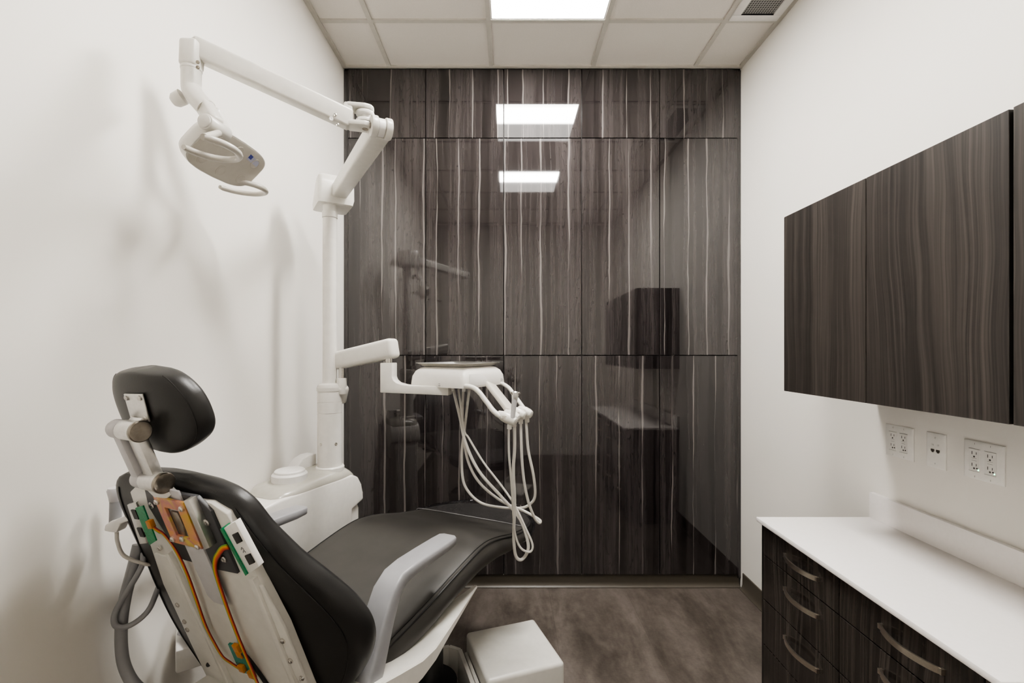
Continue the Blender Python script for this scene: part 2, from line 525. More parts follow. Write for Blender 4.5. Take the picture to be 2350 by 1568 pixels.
# ------------------------------------------------------------------ the room
XL, XR, YB, YF, ZC = -0.99, 1.403, 2.80, -0.75, 3.13
def structure(mb, name, mat, **k):
    return tag(mb.build(name, mat, **k), kind='structure')
T = 0.06
structure(MB().box(((XL + XR) / 2, (YF + YB + .1) / 2, -T / 2), (XR - XL + .3, YB + .1 - YF + .2, T)), 'floor', M['floor'])
structure(MB().box((XL - T / 2, (YF + YB + .1) / 2, ZC / 2), (T, YB + .1 - YF + .2, ZC)), 'wall_left', M['wall'])
structure(MB().box((XR + T / 2, (YF + YB + .1) / 2, ZC / 2), (T, YB + .1 - YF + .2, ZC)), 'wall_right', M['wall'])
structure(MB().box(((XL + XR) / 2, YF - T / 2, ZC / 2), (XR - XL, T, ZC)), 'wall_front', M['wall'])
ceiling = structure(MB().box(((XL + XR) / 2, (YF + YB + .1) / 2, ZC + T / 2), (XR - XL + .3, YB + .1 - YF + .2, T)), 'ceiling', M['ceiling'])
# ceiling grid: T bars, 0.61 m module
GX = [-0.7115, -0.1015, 0.5085, 1.1185]
GY = [YB - 0.397 - 0.61 * i for i in range(7)]
g = MB()
tb = 0.024
for x in GX:
    g.box((x, (YF + YB) / 2, ZC - 0.004), (tb, YB - YF, 0.008))
for y in GY:
    if y > YF:
        g.box(((XL + XR) / 2, y, ZC - 0.0042), (XR - XL, tb, 0.0078))
g.box((XL + 0.012, (YF + YB) / 2, ZC - 0.005), (0.024, YB - YF, 0.0098))
g.box((XR - 0.012, (YF + YB) / 2, ZC - 0.005), (0.024, YB - YF, 0.0098))
g.box(((XL + XR) / 2, YB - 0.010, ZC - 0.005), (XR - XL, 0.020, 0.0096))
gr = g.build('ceiling_grid', M['grid'], ceiling)

# back wall: dark glossy streaked panels on a dark backing
wb = structure(MB().box(((XL + XR) / 2, YB + 0.05, ZC / 2), (XR - XL + .02, 0.06, ZC)), 'wall_back', M['carcass'])
JX = [-0.963, -0.4955, -0.026, 0.4425, 0.911, 1.380]
JZ = [0.078, 1.396, 2.702, 3.118]
gap = 0.0042
for i in range(5):
    for j in range(3):
        x0, x1, z0, z1 = JX[i], JX[i + 1], JZ[j], JZ[j + 1]
        p = MB().box(((x0 + x1) / 2, YB + 0.010, (z0 + z1) / 2), (x1 - x0 - gap, 0.020, z1 - z0 - gap), bev=0.0012, seg=1)
        p.build('wood_panel', M['panel'], wb)
for x0, x1 in ((XL, JX[0] - .002), (JX[5] + .002, XR)):
    MB().box(((x0 + x1) / 2, YB + 0.018, 1.585), (x1 - x0, 0.016, 3.06)).build('filler_strip', M['panel'], wb)
def base_profile(name, a, b, inward, h, mat, top_dark=None):
    """cove base between a and b: flat face with a toe curving out at the floor"""
    a = Vector(a); b = Vector(b); n = Vector(inward)
    prof = [(0, 0), (0.022, 0), (0.022, 0.004), (0.015, 0.009), (0.010, 0.018), (0.007, 0.03), (0.006, h - .003), (0.003, h), (0, h)]
    lp = [[q + n * d + Vector((0, 0, z)) for d, z in prof] for q in (a, b)]
    return structure(MB().loft(lp), name, mat)
base_profile('baseboard_right', (XR, YF + .001, 0), (XR, YB - .02, 0), (-1, 0, 0), 0.098, M['base'])
base_profile('baseboard_left', (XL, YF + .001, 0), (XL, YB - .02, 0), (1, 0, 0), 0.098, M['base'])
base_profile('baseboard_back', (XL + .01, YB + .019, 0), (XR - .01, YB + .019, 0), (0, -1, 0), 0.075, M['base'])

# ceiling lights
def ceiling_light(y1, label):
    x0, x1 = GX[1] + tb / 2, GX[2] - tb / 2
    y0 = y1 - 0.61 + tb / 2; y1 = y1 - tb / 2
    c = Vector(((x0 + x1) / 2, (y0 + y1) / 2, ZC))
    t = thing('ceiling_light', c, label, 'ceiling light', 'ceiling light panels')
    f = MB(); w = 0.008
    for sx in (-1, 1):
        f.box((c.x + sx * ((x1 - x0) / 2 - w / 2), c.y, ZC - 0.003), (w, y1 - y0, 0.006))
        f.box((c.x, c.y + sx * ((y1 - y0) / 2 - w / 2), ZC - 0.003), (x1 - x0 - 2 * w, w, 0.006))
    f.build('light_frame', M['white_plastic'], t)
    MB().box((c.x, c.y, ZC - 0.002), (x1 - x0 - 2 * w, y1 - y0 - 2 * w, 0.004)).build('diffuser', M['lens'], t)
ceiling_light(GY[0], 'square lit ceiling panel one tile in from the dark wood wall')
ceiling_light(GY[2], 'square lit ceiling panel over the camera, seen as the lower reflection in the wood wall')

# air vent in the cut tile at the right
t = thing('ceiling_vent', (1.255, GY[0] - .305, ZC), 'white square air vent with grey mesh grille in ceiling by right wall', 'air vent')
vx0, vx1, vy0, vy1 = GX[3] + .012, XR - .026, GY[0] - .61 + .012, GY[0] - .012
f = MB()
bw = 0.042
f.box(((vx0 + vx1) / 2, vy1 - bw / 2, ZC - .008), (vx1 - vx0, bw, .016), bev=.003)
f.box(((vx0 + vx1) / 2, vy0 + bw / 2, ZC - .008), (vx1 - vx0, bw, .016), bev=.003)
f.box((vx0 + bw / 2, (vy0 + vy1) / 2, ZC - .008), (bw, vy1 - vy0 - 2 * bw, .016), bev=.003)
f.box((vx1 - bw / 2, (vy0 + vy1) / 2, ZC - .008), (bw, vy1 - vy0 - 2 * bw, .016), bev=.003)
f.build('vent_frame', M['white_plastic'], t)
MB().box(((vx0 + vx1) / 2, (vy0 + vy1) / 2, ZC - .004), (vx1 - vx0 - 2 * bw, vy1 - vy0 - 2 * bw, .006)).build('grille', M['grille'], t)

# ------------------------------------------------------------------ wall cabinets
UX, UZ0, UZ1 = 1.053, 1.273, 1.936
edges = [1.786, 1.3725, 0.9785, 0.565]
labels = ['dark walnut wall cabinet at the far end of the row, nearest the wood wall',
          'dark walnut wall cabinet second from the wood wall, above the white outlet plates',
          'dark walnut wall cabinet third from the wood wall, cut off by the photo edge']
for i in range(3):
    y1, y0 = edges[i], edges[i + 1]
    t = thing('wall_cabinet', ((UX + XR) / 2, (y0 + y1) / 2, UZ0), labels[i], 'wall cabinet', 'dark walnut wall cabinets')
    MB().box(((UX + .020 + XR - .001) / 2, (y0 + y1) / 2, (UZ0 + UZ1) / 2), (XR - .001 - UX - .020, y1 - y0 - .0006, UZ1 - UZ0 - .002)).build('carcass', [M['carcass']], t)
    d0, d1 = y0 + .0018, y1 - (.008, .0018, .0065)[i]
    MB().box((UX + .009, (d0 + d1) / 2, (UZ0 + UZ1) / 2), (.018, d1 - d0, UZ1 - UZ0), bev=.0008, seg=1).build('door', M['cab'], t)
    if i == 0:
        MB().box(((UX + .004 + XR - .001) / 2, y1 - .0032, (UZ0 + UZ1) / 2), (XR - .001 - UX - .004, .006, UZ1 - UZ0)).build('end_panel', M['cabend'], t)

# ------------------------------------------------------------------ base cabinets and counter
CX0 = 0.95                                       # counter front edge
BX = 0.966                                       # drawer faces
CT, CB = 0.790, 0.774
YE = 1.786
YJ = .898                                        # joint between the two counter sections
ct = MB().box(((CX0 + XR - .001) / 2, (YE + YJ) / 2, (CT + CB) / 2), (XR - .001 - CX0, YE - YJ, CT - CB), bev=.002)
ct_o = ct.build('countertop', M['counter'])
tag(ct_o, 'long white solid surface countertop with upstand on the drawer cabinets, reaching towards the wood wall', 'countertop')
MB().box((XR - .0105, (YE + YJ) / 2, CT + .0475), (.019, YE - YJ, .095), bev=.0015).build('backsplash', M['counter'], ct_o)
c2 = MB().box(((CX0 - .012 + XR - .001) / 2, (YJ - .001 + .30) / 2, (CT + CB) / 2), (XR - .001 - CX0 + .012, YJ - .001 - .30, CT - CB), bev=.002).build('countertop', M['counter'])
tag(c2, 'white countertop section nearest the camera, its front tip in the bottom right corner', 'countertop')
MB().box((XR - .0105, (YJ - .001 + .30) / 2, CT + .0475), (.019, YJ - .001 - .30, .095), bev=.0015).build('backsplash', M['counter'], c2)
bedges = [1.777, 1.361, 0.945, 0.53]
ZD = [0.768, 0.655, 0.489, 0.319, 0.105]
blabels = ['dark four-drawer base cabinet at the far end under the white counter',
           'dark four-drawer base cabinet in the middle of the counter run',
           'dark four-drawer base cabinet nearest the camera, mostly out of the photo']
def pull(y0, y1, zc):
    """flat bow pull: a strip that leaves the drawer face at both ends and bows outwards"""
    m = MB()
    n = 18
    lp = []
    for k in range(n + 1):
        s = k / n
        y = y1 + (y0 - y1) * s
        d = 0.004 + 0.024 * math.sin(PI * s) ** 0.7
        th = 0.0025
        hh = 0.0075
        x = BX - d
        lp.append([(x - th, y, zc - hh), (x + th, y, zc - hh), (x + th, y, zc + hh), (x - th, y, zc + hh)])
    m.loft(lp)
    for y in (y0, y1):
        m.box((BX - .004, y, zc), (.012, .008, .013))
    return m
for i in range(3):
    y1, y0 = bedges[i], bedges[i + 1]
    t = thing('drawer_cabinet', ((BX + XR) / 2, (y0 + y1) / 2, 0), blabels[i], 'drawer cabinet', 'dark drawer cabinets under the counter')
    c = MB().box(((BX + .020 + XR - .025) / 2, (y0 + y1) / 2, (.10 + CB) / 2 - .0005), (XR - .025 - BX - .020, y1 - y0 - .0006, CB - .101))
    c.box(((BX + .07 + XR - .025) / 2, (y0 + y1) / 2, .05), (XR - .025 - BX - .07, y1 - y0 - .0006, .10))
    c.build('carcass', M['carcass'], t)
    if i == 0:
        MB().box(((BX + .001 + XR - .025) / 2, y1 - .006, (.10 + CB) / 2 - .0005), (XR - .025 - BX - .001, .012, CB - .101)).build('end_panel', M['cabend'], t)
    a0, a1 = y0 + .0016, y1 - (.0016 if i else .0125)
    for k in range(4):
        z1, z0 = ZD[k] - .0016, ZD[k + 1] + .0016
        d = MB().box((BX + .009, (a0 + a1) / 2, (z0 + z1) / 2), (.018, a1 - a0, z1 - z0), bev=.0008, seg=1).build('drawer', M['drawer'], t)
        zc = (z0 + z1) / 2 + (.005 if k == 0 else .028)
        ym = (y0 + y1) / 2 - .035
        pull(ym - .085, ym + .085, zc).build('handle', M['nickel'], d)

# ------------------------------------------------------------------ outlet plates on the right wall
def wall_text(parent, body, y, z, size, mat):
    cu = bpy.data.curves.new('digits', 'FONT')
    cu.body = body; cu.size = size; cu.align_x = 'CENTER'; cu.align_y = 'CENTER'; cu.extrude = .0002
    o = bpy.data.objects.new('port_number', cu)
    col.objects.link(o)
    dg = bpy.context.evaluated_depsgraph_get()
    me = bpy.data.meshes.new_from_object(o.evaluated_get(dg))
    bpy.data.objects.remove(o)
    R = Matrix(((0, 0, -1), (-1, 0, 0), (0, 1, 0)))     # text right -> -Y, text up -> Z, facing -X
    for v in me.vertices:
        v.co = R @ v.co + Vector((XR - .0062, y, z)) - ORIGIN[parent.name]
    me.materials.clear(); me.materials.append(mat)
    o = bpy.data.objects.new('port_number', me)
    col.objects.link(o)
    o.parent = parent
    return o
def screw_head(m, y, z):
    m.cyl((XR - .0055, y, z), (XR - .0068, y, z), .0032, seg=12)
    m.box((XR - .0069, y, z), (.0004, .0006, .005), mi=1)
def plate_slab(y0, y1, z0, z1):
    m = MB()
    pr = [(0, 0.0), (.003, 0.0), (.006, .006)]
    lp = []
    for d, ins in pr:
        x = XR - .0003 - d
        lp.append([(x, y0 + ins, z0 + ins), (x, y1 - ins, z0 + ins), (x, y1 - ins, z1 - ins), (x, y0 + ins, z1 - ins)])
    m.loft(lp)
    return m
def outlet_plate(y0, y1, label, lit):
    z0, z1 = 1.0425, 1.157
    c = Vector((XR, (y0 + y1) / 2, z0))
    t = thing('outlet_plate', c, label, 'power outlet', 'double outlet plates above the counter')
    m = plate_slab(y0, y1, z0, z1)
    zc = (z0 + z1) / 2
    for s in (-1, 1):
        for zz in (zc + .049, zc - .049):
            screw_head(m, c.y + s * .023, zz)
    m.build('cover_plate', [M['plate'], M['slot']], t)
    for s in (1, -1):
        yc = c.y + s * .023
        r = MB().box((XR - .0062, yc, zc), (.004, .033, .067), bev=.001, seg=1)
        rec = r.build('receptacle', M['receptacle'], t)
        q = MB()
        xs = XR - .0083
        for zz, up in ((zc + .021, 1), (zc - .014, 1)):
            q.box((xs, yc + .0065, zz), (.0004, .0018, .009))
            q.box((xs, yc - .0065, zz), (.0004, .0016, .007))
            q.cyl((xs + .0002, yc, zz - .0105), (xs - .0002, yc, zz - .0105), .0027, seg=12)
        q.cyl((xs + .0002, yc - .0085, zc - .0235), (xs - .0002, yc - .0085, zc - .0235), .0025, seg=12)
        q.box((xs, yc, zc + .0055), (.0003, .015, .0006))
        q.box((xs, yc, zc - .0015), (.0003, .015, .0006))
        q.box((xs, yc, zc + .0335), (.0003, .033, .0006))
        q.box((xs, yc, zc - .0335), (.0003, .033, .0006))
        q.build('slots', M['slot'], rec)
        if lit:
            MB().cyl((xs + .0002, yc - .0125, zc - .0275), (xs - .0004, yc - .0125, zc - .0275), .0016, seg=10).build('indicator_light', M['led'], rec)
outlet_plate(1.609, 1.728, 'white double power outlet plate at the far end, under the wall cabinets', False)
outlet_plate(1.314, 1.431, 'white double power outlet plate with two small green lights, nearest the camera', True)
def data_plate(y0, y1):
    z0, z1 = 1.0425, 1.157
    c = Vector((XR, (y0 + y1) / 2, z0)); zc = (z0 + z1) / 2
    t = thing('data_outlet_plate', c, 'white single wall plate with two data jacks between the outlet plates', 'data outlet')
    m = plate_slab(y0, y1, z0, z1)
    for zz in (zc + .042, zc - .042):
        screw_head(m, c.y, zz)
    m.build('cover_plate', [M['plate'], M['slot']], t)
    for s in (1, -1):
        q = MB()
        yy = c.y + s * .0095
        q.box((XR - .0064, yy, zc + .0005), (.0006, .013, .0075))
        q.box((XR - .0064, yy, zc - .0045), (.0006, .007, .004))
        q.build('data_jack', M['dark_steel'], t)
        wall_text(t, '16' if s > 0 else '17', yy, zc + .0185, .0085, M['ink'])
data_plate(1.490, 1.559)

# ------------------------------------------------------------------ dental chair
PH = math.radians(25)
CU = Vector((math.sin(PH), math.cos(PH), 0)); CV = Vector((math.cos(PH), -math.sin(PH), 0)); UP = Vector((0, 0, 1))
CC = Vector((-.601, 1.170, 0))
def ch(u, v, z):
    """chair coordinates: u towards the foot end, v to the chair's right-hand side, z up"""
    return CC + CU * u + CV * v + UP * z
TH = math.radians(70)
BB = -math.cos(TH) * CU + math.sin(TH) * UP
BN = math.sin(TH) * CU + math.cos(TH) * UP
HG = ch(-.039, 0, .584)
def bk(v, t, n=0.0):
    """backrest coordinates: v right, t up along the back, n out of the front of the back"""
    return HG + CV * v + BB * t + BN * n
chair = thing('dental_chair', ch(.45, 0, 0), 'black and white dental patient chair with its back uncovered, in front of camera', 'dental chair')

# seat cushion
ztab = [(-.08, .655), (.0, .655), (.15, .682), (.3, .705), (.45, .733), (.58, .752), (.66, .752), (.75, .735), (.88, .700), (1.02, .672), (1.15, .656), (1.30, .640)]
wtab = [(-.08, .25), (.0, .262), (.15, .275), (.4, .285), (.6, .29), (.8, .29), (.95, .285), (1.05, .275), (1.12, .262), (1.19, .232), (1.25, .180), (1.285, .115), (1.30, .04)]
btab = [(-.08, .632), (.0, .625), (.15, .606), (.3, .612), (.45, .640), (.6, .655), (.75, .648), (.88, .625), (1.02, .610), (1.15, .606), (1.30, .618)]
VOFF = -.012
def seat_loop(u, grow=0.0):
    w = interp(wtab, u) + grow; zt = interp(ztab, u) + grow; zb = interp(btab, u) - grow
    hgt = zt - zb
    r = min(.016, hgt * .3)
    lp = []
    # top from left to right, slightly crowned, then the bulging sides and the underside
    top = [(-1.0, -.010), (-.985, -.004), (-.94, .001), (-.8, .003), (-.5, .004), (0, .004), (.5, .004), (.8, .003), (.94, .001), (.985, -.004), (1.0, -.010)]
    for s, dz in top:
        lp.append(ch(u, VOFF + s * w, zt + dz))
    for s, q in ((1.035, .70), (1.045, .5), (1.02, .25), (.96, .07), (.86, 0.0)):
        lp.append(ch(u, VOFF + s * w, zb + q * hgt))
    lp.append(ch(u, VOFF, zb - .004))
    for s, q in ((-.86, 0.0), (-.96, .07), (-1.02, .25), (-1.045, .5), (-1.035, .70)):
        lp.append(ch(u, VOFF + s * w, zb + q * hgt))
    return lp
us = [.04 + 1.26 * k / 64 for k in range(65)]
seat = MB().loft([seat_loop(u) for u in us]).build('seat_cushion', M['leather'], chair, angle=50)
for s in (-1, 1):
    MB().tube([ch(u, VOFF + s * (interp(wtab, u) * 1.004), interp(ztab, u) - .0085) for u in us[:-3]], .0026, 6, smooth=0).build('seam', M['seam'], seat)
    MB().tube([ch(u, VOFF + s * (interp(wtab, u) * .972), interp(ztab, u) - .0012) for u in us[:-3]], .0013, 6, smooth=0).build('seam', M['seam'], seat)
usc = [1.02 + .295 * k / 20 for k in range(21)]
cov = [[p + CU * max(0, u - 1.27) * .8 for p in seat_loop(min(u, 1.285), .0035 + .05 * max(0, u - 1.02))] for u in usc]
fc = MB().loft(cov, cap=False).build('foot_cover', M['clear'], seat, angle=50)
tag(fc, label='clear vinyl foot cover')
lp = [p + UP * .0006 for p in seat_loop(1.02, .0045)]
MB().tube(lp + lp[:1], .0016, 6, smooth=0).build('cover_edge', M['clear_edge'], seat)

# white side frame under the seat (both sides)
def wing(sg):
    m = MB()
    u_min = -.02 if sg > 0 else .09
    tabs = [  # u, v inner, v outer, z top, z bottom
        (-.16, .18, .300, .690, .58), (.0, .18, .318, .672, .575), (.10, .19, .330, .652, .577), (.19, .20, .332, .630, .580), (.26, .205, .326, .621, .583),
        (.36, .22, .308, .619, .592), (.48, .24, .288, .620, .602), (.575, .255, .272, .621, .610), (.60, .258, .268, .620, .612)]
    lp = []
    for u, vi, vo, zt, zb in tabs:
        if u < u_min: continue
        ins = min(.02, (zt - zb) * .3)
        lp.append([ch(u, sg * vi, zb), ch(u, sg * (vo - .006), zb), ch(u, sg * vo, zb + .004), ch(u, sg * vo, zt - .004), ch(u, sg * (vo - .004), zt), ch(u, sg * vi, zt)])
    m.loft(lp)
    return m
for sg in (1, -1):
    wing(sg).build('seat_frame', M['white'], chair, angle=40)
m = MB().box(tuple(ch(.12, 0, .56)), (.36, .50, .06), rot=Matrix.Rotation(-PH, 3, 'Z'), bev=.01)
m.build('seat_support', M['white'], chair)

# armrests: a flat pad that turns down behind
def armrest(sg, vc):
    m = MB()
    path = [(.408, .866, .044, .018), (.400, .867, .062, .026), (.36, .868, .068, .030), (.28, .870, .068, .032), (.20, .871, .067, .034), (.145, .866, .063, .038), (.105, .840, .065, .044), (.070, .785, .067, .050), (.036, .715, .068, .056), (.012, .66, .068, .060), (-.004, .620, .068, .060)]
    cs = [Vector((a, 0, b)) for a, b, _, _ in path]
    lp = []
    n = len(path)
    for i, (u, z, w, h) in enumerate(path):
        d = (cs[min(i + 1, n - 1)] - cs[max(i - 1, 0)]).normalized()
        nr = Vector((-d.z, 0, d.x))
        if nr.z < 0 and i < 6: nr = -nr
        if i >= 6:
            nr = Vector((-d.z, 0, d.x))
            if nr.x < 0: nr = nr
        # keep the outer face consistent: n points up at the pad, backwards on the upright
        nr = Vector((d.z, 0, -d.x))
        loop = []
        r = .24
        for a, b in ((-1, -.6), (-.8, -1), (.8, -1), (1, -.6), (1, .72), (.93, .93), (.8, 1), (-.8, 1), (-.93, .93), (-1, .72)):
            q = cs[i] + nr * (b * h / 2) + nr * (-h / 2)
            loop.append(ch(q.x, sg * vc + a * w / 2, q.z))
        lp.append(loop)
    m.loft(lp)
    return m
for sg in (1, -1):
    armrest(sg, .274 if sg > 0 else .345).build('armrest', M['grey_arm'], chair, angle=50)

# backrest cushion
VB = .022                                # middle of the back
bw_tab = [(-.10, .17), (.045, .225), (.10, .277), (.17, .315), (.23, .327), (.30, .312), (.37, .278), (.44, .236), (.515, .205), (.565, .186), (.59, .162), (.607, .122), (.618, .05)]
bl_tab = [(-.10, .24), (.045, .300), (.10, .318), (.17, .328), (.26, .322), (.345, .308), (.44, .290), (.52, .266), (.565, .244), (.59, .218), (.607, .175), (.618, .08)]
def back_prof(t):
    h = interp([(-.1, .046), (.30, .046), (.45, .036), (.52, .031), (.62, .030)], t)
    if t > .55: h *= math.sqrt(max(.06, 1 - ((t - .55) / .072) ** 2))
    k = interp([(-.1, .02), (.1, .03), (.25, .034), (.4, .022), (.62, .004)], t)
    return h, k
def back_mid(t):
    return interp([(-.1, .057), (.30, .057), (.45, .045), (.52, .038), (.62, .034)], t)
def back_loop(t):
    wr, wl = interp(bw_tab, t), interp(bl_tab, t)
    h, wing_k = back_prof(t)
    lp = []
    N = 40
    for k in range(N):
        a = 2 * PI * k / N
        c, s = math.cos(a), math.sin(a)
        v = (wr if c > 0 else wl) * math.copysign(abs(c) ** .55, c)
        n = back_mid(t) - (.014 * (v / wl) ** 6 if c < 0 else 0) + (wing_k if c > 0 else 0) * (abs(v) / .3) ** 2.2 + h * math.copysign(abs(s) ** .6, s)
        lp.append(bk(VB + v, t, n))
    return lp
ts = [-.10 + .718 * k / 60 for k in range(61)]
back = MB().loft([back_loop(t) for t in ts]).build('backrest_cushion', M['leather_back'], chair, angle=60)
for sg in (-1, 1):
    sm = MB()
    pts = []
    for t in ts[6:-4]:
        w = interp(bw_tab if sg > 0 else bl_tab, t); v = sg * w * .90
        h, wk = back_prof(t)
        a = math.acos(.90 ** (1 / .55))
        pts.append(bk(VB + v, t, back_mid(t) - (.014 * .53 if sg < 0 else 0) + (wk if sg > 0 else 0) * (abs(v) / .3) ** 2.2 - h * math.sin(a) ** .6 - .0006))
    sm.tube(pts, .0016, 6, smooth=0)
    sm.build('seam', M['seam'], back)

# white back frame, seen where the rear cover is missing
def fx(v, t, n):
    return bk(v - 2.7 * n, t - 1.05 * n, n)
def flat(pts, n0, n1):
    k = n0
    return [bk(v - 2.7 * k, t - 1.05 * k, n0) for v, t in pts], BN * (n1 - n0)
def studs(parent, spots, n, r, mat='steel'):
    for v, t in spots:
        MB().lathe([(0, r), (.003, r), (.004, r * .8), (.0045, r * .5), (.0058, r * .5), (.0058, .001)], fx(v, t, n), -BN, 14).build('screw', M[mat], parent)
fr = [(-.105, .588), (-.138, .570), (-.150, .52), (-.160, .42), (-.186, .30), (-.190, .10), (-.190, -.12), (.235, -.12), (.235, .10), (.230, .30), (.208, .42), (.198, .52), (.186, .570), (.150, .588)]
m = MB()
p, d = flat(fr, .002, .022)
m.prism(p, d, bev=.003)
frame = m.build('back_frame', M['white'], chair, angle=40)
m = MB()
for a, b in ((-.110, -.097), (.164, .180)):
    p, d = flat([(a, .412), (b, .416), (b + .004, .30), (b + .004, -.12), (a + .002, -.12), (a + .002, .30)], -.008, .004)
    MB().prism(p, d, bev=.0015).build('rail', M['white'], frame, angle=40)
for q in ([(-.100, .40), (-.158, .40), (-.180, .30), (-.184, -.12), (-.100, -.12)], [(.182, .405), (.205, .40), (.226, .30), (.231, -.12), (.184, -.12)]):
    p, d = flat(q, -.002, .004)
    MB().prism(p, d, bev=.0015).build('side_channel', M['white'], frame, angle=40)
studs(frame, ((-.118, .425), (-.159, .247), (-.163, .193), (-.168, .165), (.207, .261), (.207, .205), (.222, .160)), -.002, .0062)
MB().cyl(fx(-.148, .055, -.0018), fx(-.148, .055, -.0032), .0055, seg=14).build('hole', M['black'], frame)

# dark mounting plate and headrest slide
m = MB()
p, d = flat([(-.070, .592), (.106, .596), (.136, .568), (.140, .418), (.075, .412), (-.050, .410), (-.088, .54)], -.004, .004)
m.prism(p, d, bev=.0012)
plate = m.build('mounting_plate', M['dark_plate'], chair, angle=40)
studs(plate, ((.112, .540), (.118, .452), (-.066, .550)), -.004, .0078)
m = MB()
p, d = flat([(-.014, .60), (.048, .60), (.054, .322), (.046, .308), (.004, .306), (-.012, .322)], -.008, -.003)
m.prism(p, d, bev=.0015)
m.build('headrest_slide', M['pale_grey'], chair, angle=40)
# zinc-plated latch frame with its steel side block
NZ0, NZ1 = -.016, -.011
m = MB()
for q in ([(-.052, .574), (-.027, .574), (-.030, .460), (-.056, .460)], [(.019, .574), (.047, .574), (.044, .463), (.016, .463)], [(-.030, .574), (.022, .574), (.021, .552), (-.029, .552)], [(-.032, .482), (.018, .482), (.018, .462), (-.032, .460)]):
    p, d = flat(q, NZ0, NZ1); m.prism(p, d)
latch = m.build('latch_frame', M['zinc'], chair, angle=40)
p, d = flat([(.050, .580), (.070, .585), (.072, .474), (.050, .464)], -.019, -.004)
MB().prism(p, d, bev=.001).build('side_block', M['alu'], latch)
p, d = flat([(-.010, .545), (.012, .545), (.014, .515), (.006, .486), (-.012, .49)], -.012, -.007)
MB().prism(p, d, bev=.001).build('latch_lever', M['dark_steel'], latch)
studs(latch, ((-.044, .563), (.036, .560), (-.047, .470), (.034, .468), (-.010, .478)), NZ0, .0062, 'alu')

# left control board on its bracket, right switch panel
m = MB()
p, d = flat([(-.176, .532), (-.132, .546), (-.168, .430), (-.204, .420)], -.012, -.006)
m.prism(p, d, bev=.0012)
brk = m.build('board_bracket', M['alu'], chair, angle=40); tag(brk, label='grey metal bracket holding a green board')
p, d = flat([(-.146, .530), (-.110, .542), (-.122, .450), (-.160, .430)], -.020, -.0175)
MB().prism(p, d).build('circuit_board', M['pcb'], brk)
for v, t in ((-.160, .508), (-.172, .458)):
    p, d = flat([(v - .010, t + .012), (v + .008, t + .014), (v + .006, t - .010), (v - .012, t - .012)], -.0145, -.011)
    MB().prism(p, d).build('button', M['black'], brk)
p, d = flat([(-.132, .500), (-.114, .504), (-.116, .484), (-.134, .480)], -.027, -.018)
MB().prism(p, d, bev=.001).build('connector', M['orange'], brk)
m = MB()
p, d = flat([(.145, .531), (.194, .558), (.214, .459), (.167, .428)], -.012, .0)
m.prism(p, d, bev=.0012)
swp = m.build('switch_panel', M['plate'], chair, angle=40); tag(swp, label='pale switch panel with two black buttons')
p, d = flat([(.135, .530), (.143, .534), (.165, .430), (.157, .424)], -.015, .001)
MB().prism(p, d).build('circuit_board', M['pcb'], swp)
for v, t in ((.177, .516), (.190, .470)):
    p, d = flat([(v - .011, t + .007), (v + .008, t + .016), (v + .012, t - .004), (v - .007, t - .014)], -.0145, -.011)
    MB().prism(p, d, bev=.0006).build('button', M['black'], swp)
for v, t in ((.183, .494), (.186, .488)):
    MB().tube([fx(v - .004, t - .003, -.0125), fx(v, t + .003, -.0125), fx(v + .004, t - .001, -.0125)], .0008, 6).build('switch_symbol', M['ink'], swp)

# lower junction board with plugs
m = MB()
p, d = flat([(-.014, .172), (.026, .178), (.040, .094), (-.016, .082)], -.003, .003)
m.prism(p, d)
jb = m.build('junction_board', M['pcb_teal'], chair)
for v, t in ((.004, .172), (.006, .154), (-.012, .102), (.018, .094)):
    p, d = flat([(v - .010, t + .009), (v + .009, t + .011), (v + .010, t - .008), (v - .009, t - .010)], -.012, -.003)
    MB().prism(p, d, bev=.0015).build('plug', M['orange'], jb)

def ribbon(pts, w, name):
    """flat cable; strands differ across its width"""
    pts = spline([Vector(p) for p in pts], 8)
    n = len(pts)
    me = bpy.data.meshes.new(name)
    vs, fs, st = [], [], []
    K = 8
    for i, p in enumerate(pts):
        d = (pts[min(i + 1, n - 1)] - pts[max(i - 1, 0)]).normalized()
        sd = d.cross(BN).normalized()
        for k in range(K + 1):
            a = k / K - .5
            vs.append(p + sd * (a * w) - BN * (.0012 * abs(math.sin(k * PI))) - ORIGIN[chair.name]); st.append(1 - k / K)
        for k in range(K + 1):
            a = k / K - .5
            vs.append(p + sd * (a * w) + BN * .0018 - ORIGIN[chair.name]); st.append(1 - k / K)
    R = 2 * (K + 1)
    for i in range(n - 1):
        for k in range(K):
            a = i * R + k
            fs.append((a, a + 1, a + 1 + R, a + R))
            b = a + K + 1
            fs.append((b + 1, b, b + R, b + 1 + R))
        fs.append((i * R, i * R + R, i * R + R + K + 1, i * R + K + 1))
        fs.append((i * R + K, i * R + 2 * K + 1, i * R + R + 2 * K + 1, i * R + R + K))
    me.from_pydata([tuple(v) for v in vs], [], fs)
    a = me.attributes.new('strand', 'FLOAT', 'POINT')
    for i, s in enumerate(st): a.data[i].value = s
    me.materials.append(M['ribbon'])
    for f in me.polygons: f.use_smooth = True
    o = bpy.data.objects.new(name, me)
    col.objects.link(o); o.parent = chair
    ORIGIN[o.name] = ORIGIN[chair.name]
    return o
ribbon([fx(*p) for p in [(-.120, .492, -.024), (-.098, .482, -.022), (-.078, .472, -.018), (-.059, .430, -.011), (-.057, .374, -.010), (-.065, .310, -.010), (-.079, .219, -.010), (-.076, .165, -.010), (-.066, .122, -.010), (-.042, .110, -.010), (-.018, .104, -.011)]], .012, 'ribbon_cable')
